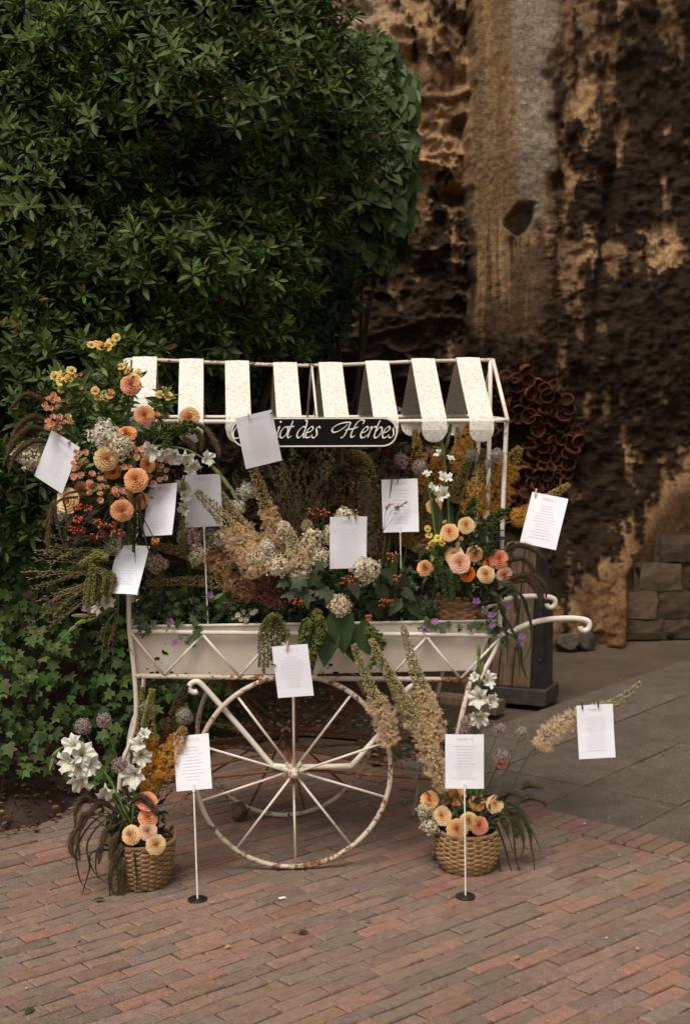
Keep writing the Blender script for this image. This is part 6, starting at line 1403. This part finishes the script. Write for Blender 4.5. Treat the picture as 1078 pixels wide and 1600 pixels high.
grass('trough', (250, 880), fan(260, 870, 30, 90, 100, 260, 22), .16, (0.232, 0.186, 0.101), 'tan grass tuft by the corner post end of the trough', 26, .06, .7)
grass('trough', (598, 830), [(620, 790), (612, 800), (614, 796)], .08, (0.202, 0.046, 0.062), 'maroon grass tip crossing the TABLE 9 card', 16, .01, .5)
for a in ((626, 720, 13, .12, 'mauve'), (656, 730, 13, .1, 'grey'), (608, 707, 12, .16, 'plum'), (614, 731, 14, .13, 'plum'), (510, 765, 16, .2, 'plum'), (738, 711, 11, .1, 'grey'), (776, 712, 12, .02, 'grey'), (764, 724, 8, .05, 'mauve')): allium('trough', *a)

# ================================================================== TROUGH, RIGHT: SMALL BASKET
foxtail('trough', [(665, 830), (660, 760), (652, 700), (648, 672)], 13, .34, .36, 'golden', .6, 'golden foxtail lily behind the pale grey allium')
foxtail('trough', [(682, 790), (682, 740), (684, 700), (690, 668)], 13, .38, .4, 'golden', .6, 'golden foxtail lily behind the tall gladiolus')
foxtail('trough', [(712, 740), (722, 705), (738, 668), (745, 650)], 15, .36, .4, 'golden', .75, 'golden foxtail lily under the awning end')
foxtail('trough', [(708, 785), (718, 755), (734, 715), (742, 700)], 12, .3, .3, 'olive', .4, 'slim olive foxtail lily leaning by the awning end')
foxtail('small', [(736, 808), (744, 765), (750, 730), (755, 702)], 17, .12, .12, 'golden', .42, 'golden foxtail lily with olive tip inside the corner post')
foxtail('trough', [(770, 800), (785, 755), (800, 720), (812, 700)], 21, .2, .16, 'golden', .62, 'broad golden foxtail lily crossing the corner post')
foxtail('small', [(800, 815), (835, 795), (862, 775), (888, 758)], 16, .06, .1, 'golden', .42, 'golden foxtail lily with the TABLE 2 card')
foxtail('trough', [(662, 860), (664, 820), (668, 780), (674, 758)], 12, .28, .28, 'olive', .4, 'olive foxtail lily beside the TABLE 9 card')
foxtail('trough', [(630, 830), (645, 850), (652, 862)], 12, .2, .14, 'golden', .5, 'drooping golden foxtail lily below the TABLE 9 card')
foxtail('trough', [(716, 712), (716, 690), (714, 668)], 9, .4, .4, 'pale', .3, 'pale foxtail lily tip between awning ends')
gladiolus('small', [(680, 835), (674, 790), (668, 752), (664, 735)], [(667, 740, 8, -.1, 1.8), (677, 762, 9, .6, 1.4)], .05, 'short white gladiolus with closed funnels beside the TABLE 9 card', leaves=[[(682, 850), (682, 810), (676, 775)], [(690, 840), (686, 810), (682, 785)]])
gladiolus('small', [(702, 830), (700, 790), (697, 745), (694, 710), (702, 668), (707, 645)], [(684, 708, 7, -1.1, .9), (704, 716, 7, .4, 1.6), (696, 746, 11.5, .1, 1.0), (691, 772, 13, -.5, .4)], .06, 'tall white gladiolus rising past the awning scallops', buds=[(694, 712, 690, 690), (697, 700, 702, 676), (700, 685, 705, 655), (694, 715, 684, 700)], leaves=[[(704, 845), (703, 810), (699, 780)]])
for a in ((702, 832, 13.5, 0, 'yellow peach', (-.1, .2)), (728, 821, 13, .02, 'yellow peach', (0, .1)), (664, 887, 12.5, .02, 'peach', (-.2, .5)), (709, 867, 15, .01, 'yellow peach', (-.2, .3)), (718, 880, 15.5, -.04, 'blush', (0, 0)), (741, 865, 12.5, .03, 'peach', (.3, .2)), (730, 897, 12, -.02, 'orange', (.1, -.2)), (759, 898, 13.5, -.03, 'pale yellow', (0, 0)), (779, 874, 14.5, -.02, 'coral', (.1, .1)), (763, 877, 11, .02, 'orange', (-.5, .1)), (678, 791, 12, .1, 'peach', (0, .2)), (787, 898, 13, -.02, 'blush', (.4, -.3))): dahlia('small', *a)
spray('helenium', 'small', [(684, 840), (676, 848), (690, 848), (670, 836), (672, 855), (668, 826)], .0, RAYM, 6, (.80, .58, .12), 'small yellow helenium in the small basket on the cart', leafy=30)
spray('button_flower', 'small', [(695, 816), (720, 842), (714, 851), (756, 807), (790, 810)], .02, BUT, 4.5, (.78, .42, .28), 'few peach button flowers among the small basket dahlias')
amaranth('small', (690, 880), [[(690, 880), (675, 862), (660, 864), (656, 872)], [(685, 880), (692, 910), (698, 940)], [(690, 885), (700, 912), (702, 932)], [(684, 875), (682, 900), (684, 918)], [(694, 890), (712, 905), (716, 922)], [(700, 890), (706, 920), (706, 938)]], -.05, (.10, .135, .045), 'soft green amaranth drooping over the small basket', 1.5)
amaranth('small', (765, 860), [[(762, 870), (770, 830), (780, 805), (794, 795)], [(772, 830), (766, 815), (772, 808)]], .0, (.075, .115, .035), 'upright green amaranth beside the corner post', 1.2, True)
amaranth('small', (735, 800), [[(733, 808), (736, 795), (741, 780)]], .06, (.085, .13, .04), 'short green amaranth tip before the golden foxtail', 1.2, True)
sg = thing('foliage_bunch', BP_TOP + Vector((0, 0, -.05)), 'dark green leaves between the dahlias of the small basket', 'foliage')
cloud('foliage', [(720, 900, 60, 30, 2), (760, 860, 35, 45, 2), (690, 870, 30, 40, 1), (770, 910, 30, 22, 1)], .0, .14, 520, LANCE_V, LANCE_F, (.025, .055), (.035, .055, .018), '', '', 'leaf', parent=sg)
mb = MB()
for i in range(14): mb.tube(stem_pts(BP_TOP + Vector((0, 0, -.05)), F(random.uniform(670, 790), random.uniform(830, 915), random.uniform(.02, .12)), 0, 6), .002, 4, (.04, .05, .02))
mb.build('twigs', M['stem'], sg)
for pts in ([(790, 858), (815, 852), (838, 862), (852, 876)], [(792, 878), (815, 872), (830, 886), (838, 902)], [(795, 905), (822, 900), (842, 918), (850, 940)], [(800, 910), (825, 908), (842, 930), (846, 952)], [(785, 912), (800, 922), (806, 942), (803, 958)], [(805, 900), (830, 898), (850, 915), (853, 935)]): millet('small', pts, 6, -.03, (.055, .038, .024))
for pts in ([(768, 925), (785, 960), (806, 1000), (812, 1060)], [(800, 925), (825, 960), (830, 1000), (818, 1035)], [(775, 935), (790, 985), (792, 1040)], [(795, 925), (808, 960), (800, 985)], [(782, 940), (770, 960)], [(805, 1000), (815, 1040), (824, 1062)], [(800, 915), (770, 935)]): blade('small', pts, -.03, .0065, (.03, .036, .016))
for hh, w_, t in ((((769, 961), (768, 977), (793, 947), (815, 995), (810, 1007), (744, 940)), 'trough', 'purple geranium blossoms trailing by the handle joint'), (((663, 985), (679, 972)), 'trough', 'purple geranium blossoms on the trough lip near the small basket'), (((266, 972), (274, 1005)), 'trough', 'purple geranium blossoms hanging down the trough front'), (((328, 930),), 'trough', 'single purple geranium blossom beside the TABLE 11 stake'), (((135, 952),), 'high', 'single purple geranium blossom by the weeping olive amaranth'), (((621, 640),), 'trough', 'single pink blossom behind the awning gap')):
    spray('geranium', w_, list(hh), (.42 if 'pink' in t else .0) if w_ == 'trough' else -.1, GERM, 6.2, (.30, .12, .42) if 'pink' not in t else (.5, .2, .4), t, leafy=8, jd=.01)

# ================================================================== ROUND FLOOR BASKET
RB = lambda: BR_TOP + Vector((random.uniform(-.05, .05), random.uniform(-.04, .04), -.06))
DRB = XZ(bR0)[0]; dR = (bR0 - O0).dot(EY)
for a in ((671, 1250, 14.5, 0, 'peach', (-.2, .2)), (713, 1245, 14.5, 0, 'apricot', (0, .2)), (729, 1256, 13, .03, 'yellow peach', (.2, .3)), (746, 1254, 13, .0, 'apricot', (.2, .3)), (773, 1257, 14, -.03, 'pale yellow', (.3, .1)), (690, 1275, 14.5, -.03, 'pale yellow', (-.2, .1)), (701, 1266, 13, .02, 'apricot', (0, .4)), (714, 1296, 15.5, -.08, 'peach', (-.1, 0)), (732, 1283, 14, -.06, 'yellow peach', (.1, .3)), (748, 1290, 14.5, -.07, 'coral', (.3, .1))): dahlia('right', a[0], a[1], a[2], dR + a[3], a[4], a[5])
hydrangea('right', 663, 1266, 13, dR - .02, 'cream'); hydrangea('right', 672, 1292, 13, dR - .04, 'cream'); hydrangea('right', 666, 1280, 11, dR, 'tan')
for a in ((780, 1141, 11.5, 'mauve'), (815, 1145, 12.5, 'grey'), (783, 1182, 13.5, 'mauve'), (731, 1130, 13, 'mauve'), (727, 1143, 11, 'mauve')): allium('right', a[0], a[1], a[2], dR - .02 + (.05 if a[0] < 740 else 0), a[3])
dahlia('right', 783, 1193, 9, dR - .02, 'coral', (0, -.5), 'small coral dahlia tucked under a mauve allium')
gladiolus('right', [(745, 1230), (747, 1140), (748, 1080), (749, 1040), (747, 1008)], [(764, 1062, 14, .6, .3), (741, 1058, 8, -.5, .6), (747, 1090, 17, -.3, .2), (768, 1096, 13, .8, .2), (748, 1122, 16, .1, -.3)], dR + .0, 'white gladiolus standing behind the TABLE 10 card', buds=[(749, 1050, 747, 1025), (748, 1030, 747, 1005), (750, 1055, 754, 1035)], leaves=[[(742, 1290), (744, 1250), (747, 1200)]])
foxtail('right', [(612, 1165), (596, 1115), (577, 1070), (552, 1008)], 17, dR + .0, dR - .02, 'pale', .52, 'outermost pale foxtail lily leaning across the wheel', base=RB())
foxtail('right', [(696, 1235), (672, 1175), (640, 1110), (600, 1040), (580, 1000)], 18, dR - .04, dR - .06, 'pale', .45, 'longest pale foxtail lily slanting up from the round basket', base=RB())
foxtail('right', [(650, 1140), (632, 1100), (612, 1062), (588, 1012)], 15, dR + .04, dR + .02, 'pale', .48, 'pale foxtail lily tucked between the two leaning ones', base=RB())
foxtail('right', [(684, 1160), (668, 1105), (648, 1045), (629, 978)], 18, dR - .02, dR - .04, 'pale', .5, 'pale foxtail lily crossing the trough lattice near the small basket', base=RB())
foxtail('right', [(838, 1168), (872, 1136), (920, 1112), (960, 1098), (1000, 1068)], 16, dR - .02, dR - .04, 'pale', .42, 'foxtail lily leaning over the slabs with the TABLE 7 card', base=RB())
rg = thing('foliage_bunch', BR_TOP + Vector((0, 0, -.06)), 'dark leaves between the dahlias of the round floor basket', 'foliage')
cloud('foliage', [(722, 1285, 55, 26, 2), (735, 1265, 45, 26, 1)], dR - .04, dR + .06, 300, LANCE_V, LANCE_F, (.025, .05), (.032, .05, .018), '', '', 'leaf', parent=rg)
for pts in ([(812, 1232), (828, 1226), (846, 1231)], [(775, 1250), (795, 1238), (816, 1244)], [(805, 1258), (825, 1246), (845, 1250), (854, 1260)], [(788, 1262), (805, 1275), (815, 1300), (818, 1318)], [(795, 1258), (815, 1270), (826, 1295), (830, 1316)], [(775, 1272), (788, 1285), (794, 1305)], [(790, 1250), (806, 1258), (815, 1275)], [(800, 1270), (806, 1292), (808, 1310)]): millet('right', pts, 6.2, dR - .03, (.075, .06, .032))
for pts in ([(770, 1285), (784, 1310), (796, 1352), (806, 1382)], [(778, 1270), (800, 1292), (806, 1345), (822, 1375), (848, 1390)], [(785, 1275), (808, 1290), (818, 1325), (806, 1348)], [(790, 1262), (818, 1280), (832, 1335), (836, 1374)], [(768, 1292), (776, 1320), (780, 1355), (794, 1386)], [(795, 1265), (824, 1288), (846, 1332)], [(772, 1280), (788, 1292), (802, 1334)]): blade('right', pts, dR - .05, .004, (.035, .045, .02))

# ================================================================== FLOOR BASKET WITH HANDLE
dL = (bL0 - O0).dot(EY)
for a in ((230, 1252, 15, -.10, 'coral', (.1, .6)), (232, 1278, 14.5, -.11, 'peach', (.2, .2)), (231, 1299, 14, -.13, 'blush', (0, -.1)), (205, 1305, 14, -.13, 'pale yellow', (-.3, 0)), (244, 1320, 14.5, -.14, 'pale yellow', (.3, -.1)), (206, 1285, 11, .03, 'peach', (-.4, .4))): dahlia('left', a[0], a[1], a[2], dL + a[3], a[4], a[5])
for a in ((130, 1135, 13, 'mauve', -.06), (163, 1126, 12, 'mauve', -.04), (188, 1196, 13, 'mauve', -.08), (288, 1119, 14, 'grey', -.02), (231, 1106, 12, 'grey', .05)): allium('left', a[0], a[1], a[2], dL + a[4], a[3])
gladiolus('left', [(196, 1270), (170, 1215), (140, 1185), (110, 1167), (88, 1175), (78, 1205)], [(113, 1163, 16, -.3, .6), (130, 1177, 18, .3, .4), (106, 1190, 17, -.6, .1), (124, 1201, 17, 0, 0), (142, 1196, 16, .6, .1), (126, 1222, 18, 0, -.5)], dL - .10, 'white gladiolus bunch leaning towards the ivy bank', buds=[(95, 1170, 82, 1182), (86, 1180, 78, 1204)])
gladiolus('left', [(200, 1290), (185, 1260), (172, 1240)], [(166, 1238, 15, .2, -.7)], dL - .10, 'single white gladiolus funnel pointing down over the millet')
gladiolus('left', [(206, 1290), (212, 1230), (217, 1180), (225, 1120), (236, 1080)], [(208, 1212, 18, -.1, 0), (216, 1162, 13, -.4, .3), (222, 1182, 15, .3, -.1), (226, 1146, 9, .3, .8)], dL - .06, 'upright white gladiolus in the basket with handle', buds=[(222, 1140, 226, 1115), (226, 1120, 232, 1092)], leaves=[[(205, 1310), (196, 1270), (180, 1245)], [(196, 1320), (215, 1290), (228, 1284)], [(190, 1310), (190, 1280), (196, 1262)]])
foxtail('left', [(235, 1238), (233, 1190), (232, 1140), (238, 1078)], 18, dL - .03, dL - .03, 'golden', .6, 'golden foxtail lily standing upright by the handle basket')
foxtail('left', [(255, 1215), (265, 1182), (280, 1155), (288, 1138)], 16, dL - .06, dL - .08, 'golden', .7, 'short golden foxtail lily touching the TABLE 12 card')
foxtail('left', [(250, 1205), (264, 1150), (278, 1105), (291, 1072)], 16, dL + .05, dL + .05, 'brown', .5, 'brown seeded foxtail lily leaning towards the wheel')
foxtail('left', [(225, 1180), (222, 1130), (222, 1075)], 10, dL + .06, dL + .06, 'olive', .4, 'slim olive foxtail lily beside the cart leg')
grass('left', (238, 1300), [(262, 1120), (250, 1140), (270, 1130), (246, 1170), (276, 1150), (290, 1230), (300, 1240)], dL + .03, (0.155, 0.078, 0.046), 'reddish brown grass behind the golden foxtails', 22, .04, .6)
lg_ = thing('foliage_bunch', BL_TOP + Vector((0, 0, -.06)), 'dark leaves between the blooms of the basket with handle', 'foliage')
cloud('foliage', [(215, 1305, 45, 22, 2), (225, 1270, 30, 35, 1), (190, 1270, 30, 30, 1)], dL - .07, dL + .07, 380, LANCE_V, LANCE_F, (.025, .05), (.032, .046, .018), '', '', 'leaf', parent=lg_)
for pts in ([(160, 1262), (135, 1245), (120, 1262), (118, 1300)], [(150, 1272), (130, 1275), (122, 1310), (126, 1345)], [(130, 1290), (114, 1305), (112, 1330), (124, 1345)], [(178, 1265), (160, 1255), (140, 1270), (130, 1295)], [(180, 1290), (165, 1300), (158, 1330), (155, 1350)], [(192, 1325), (180, 1340), (172, 1375), (180, 1400)], [(190, 1318), (188, 1350), (190, 1380), (186, 1412)], [(205, 1255), (222, 1245), (240, 1262), (246, 1275)], [(186, 1300), (176, 1320), (174, 1345)]): millet('left', pts, 6.5, dL - .12, (.07, .05, .03))
for pts in ([(175, 1280), (138, 1315), (146, 1360), (175, 1385)], [(165, 1275), (122, 1320), (124, 1370), (135, 1388)], [(192, 1325), (172, 1380), (178, 1425)], [(195, 1340), (192, 1390), (196, 1415)], [(150, 1330), (140, 1360), (128, 1400)], [(210, 1330), (214, 1370), (214, 1396)], [(160, 1320), (150, 1350), (155, 1375)], [(188, 1350), (185, 1395), (170, 1430)]): blade('left', pts, dL - .13, .0038, (.035, .04, .02))

# ================================================================== SMALL THINGS ON THE PAVING
def fallen(px, py, ln, col, label, rot):
    p = G(px, py, .004); mb = MB(); d = Vector((math.cos(rot), math.sin(rot), 0)); s_ = Vector((-d.y, d.x, 0))
    pts = [p + d * (ln * (v[1] - .5)) + s_ * (ln * v[0] * 1.1) + EZ * (ln * abs(v[2]) * 2 + .002) for v in LV]; mb.add(pts, LF, col); mb.tube([p - d * ln * .5 + EZ * .003, p - d * ln * .8 + EZ * .006], .0012, 4, col)
    o = mb.build('fallen_leaf', M['dry']); tag(o, label, 'leaf')
for a in ((474, 1459, .045, (.03, .028, .02), 'dark curled leaf on the bricks before the wheel', .2), (47, 1581, .05, (.045, .06, .022), 'green fallen leaf on the bricks furthest from the cart', 1.2), (357, 1480, .03, (.42, .26, .12), 'tan fallen leaf on the bricks below the TABLE 12 stand', .6), (575, 1440, .03, (.10, .10, .03), 'olive leaf scrap on the bricks before the wheel', -.4), (808, 1497, .028, (.42, .22, .07), 'orange leaf scrap on the bricks below the round basket', .9), (913, 1289, .03, (.40, .25, .05), 'yellow leaf on the border bricks', .1), (1037, 1178, .032, (.22, .07, .03), 'rust leaf on a grey slab beyond the TABLE 7 card', .5), (1058, 1166, .03, (.26, .14, .09), 'pinkish brown leaf on a grey slab beyond the TABLE 7 card', 1.0), (970, 1062, .04, (.2, .07, .03), 'rust leaf on the far slabs near the rocks', .3), (333, 1411, .022, (.45, .22, .14), 'pale pink petal beside the TABLE 12 stand disc', .3), (828, 1258, .04, (.34, .10, .04), 'orange red leaf under the millet plumes by the border', .2), (995, 1483, .03, (.40, .22, .12), 'tan leaf on the bricks towards the border', 1.4), (155, 1407, .05, (.04, .05, .02), 'dark green leaf fallen beside the basket with handle', .1)): fallen(*a)
mb = MB(); p = G(441, 1404, .004); mb.box(p + Vector((0, 0, .003)), (.026, .014, .003), Matrix.Rotation(.5, 3, 'Z'), (.7, .68, .65)); o = mb.build('paper_scrap', M['card']); tag(o, 'tiny white paper scrap on the bricks before the wheel', 'paper')

n_ = 420; dx_ = RNG.uniform(-1.6, 1.9, n_); dy_ = RNG.uniform(4.0, 7.0, n_); ok_ = np.array([b < bed_y(a) for a, b in zip(dx_, dy_)]); dx_, dy_ = dx_[ok_], dy_[ok_]; n_ = len(dx_)
me_ = inst_mesh('grit', LV, LF, frames(np.stack([RNG.normal(size=n_), RNG.normal(size=n_), RNG.normal(size=n_) * .2], 1), np.array([0, 0, 1.]) + RNG.normal(size=(n_, 3)) * .5, RNG.uniform(.003, .011, n_) * RNG.choice([.6, 1, 1.6], n_)), np.stack([dx_, dy_, np.full(n_, .005)], 1), np.array([(.42, .27, .13), (.30, .20, .12), (.5, .42, .34), (.06, .05, .03), (.34, .16, .07)])[RNG.integers(0, 5, n_)])
o = bpy.data.objects.new('paving_debris', me_); link(o, M['dry'], kind='stuff'); tag(o, 'scattered grit, seeds and petal crumbs on the paving', 'debris')
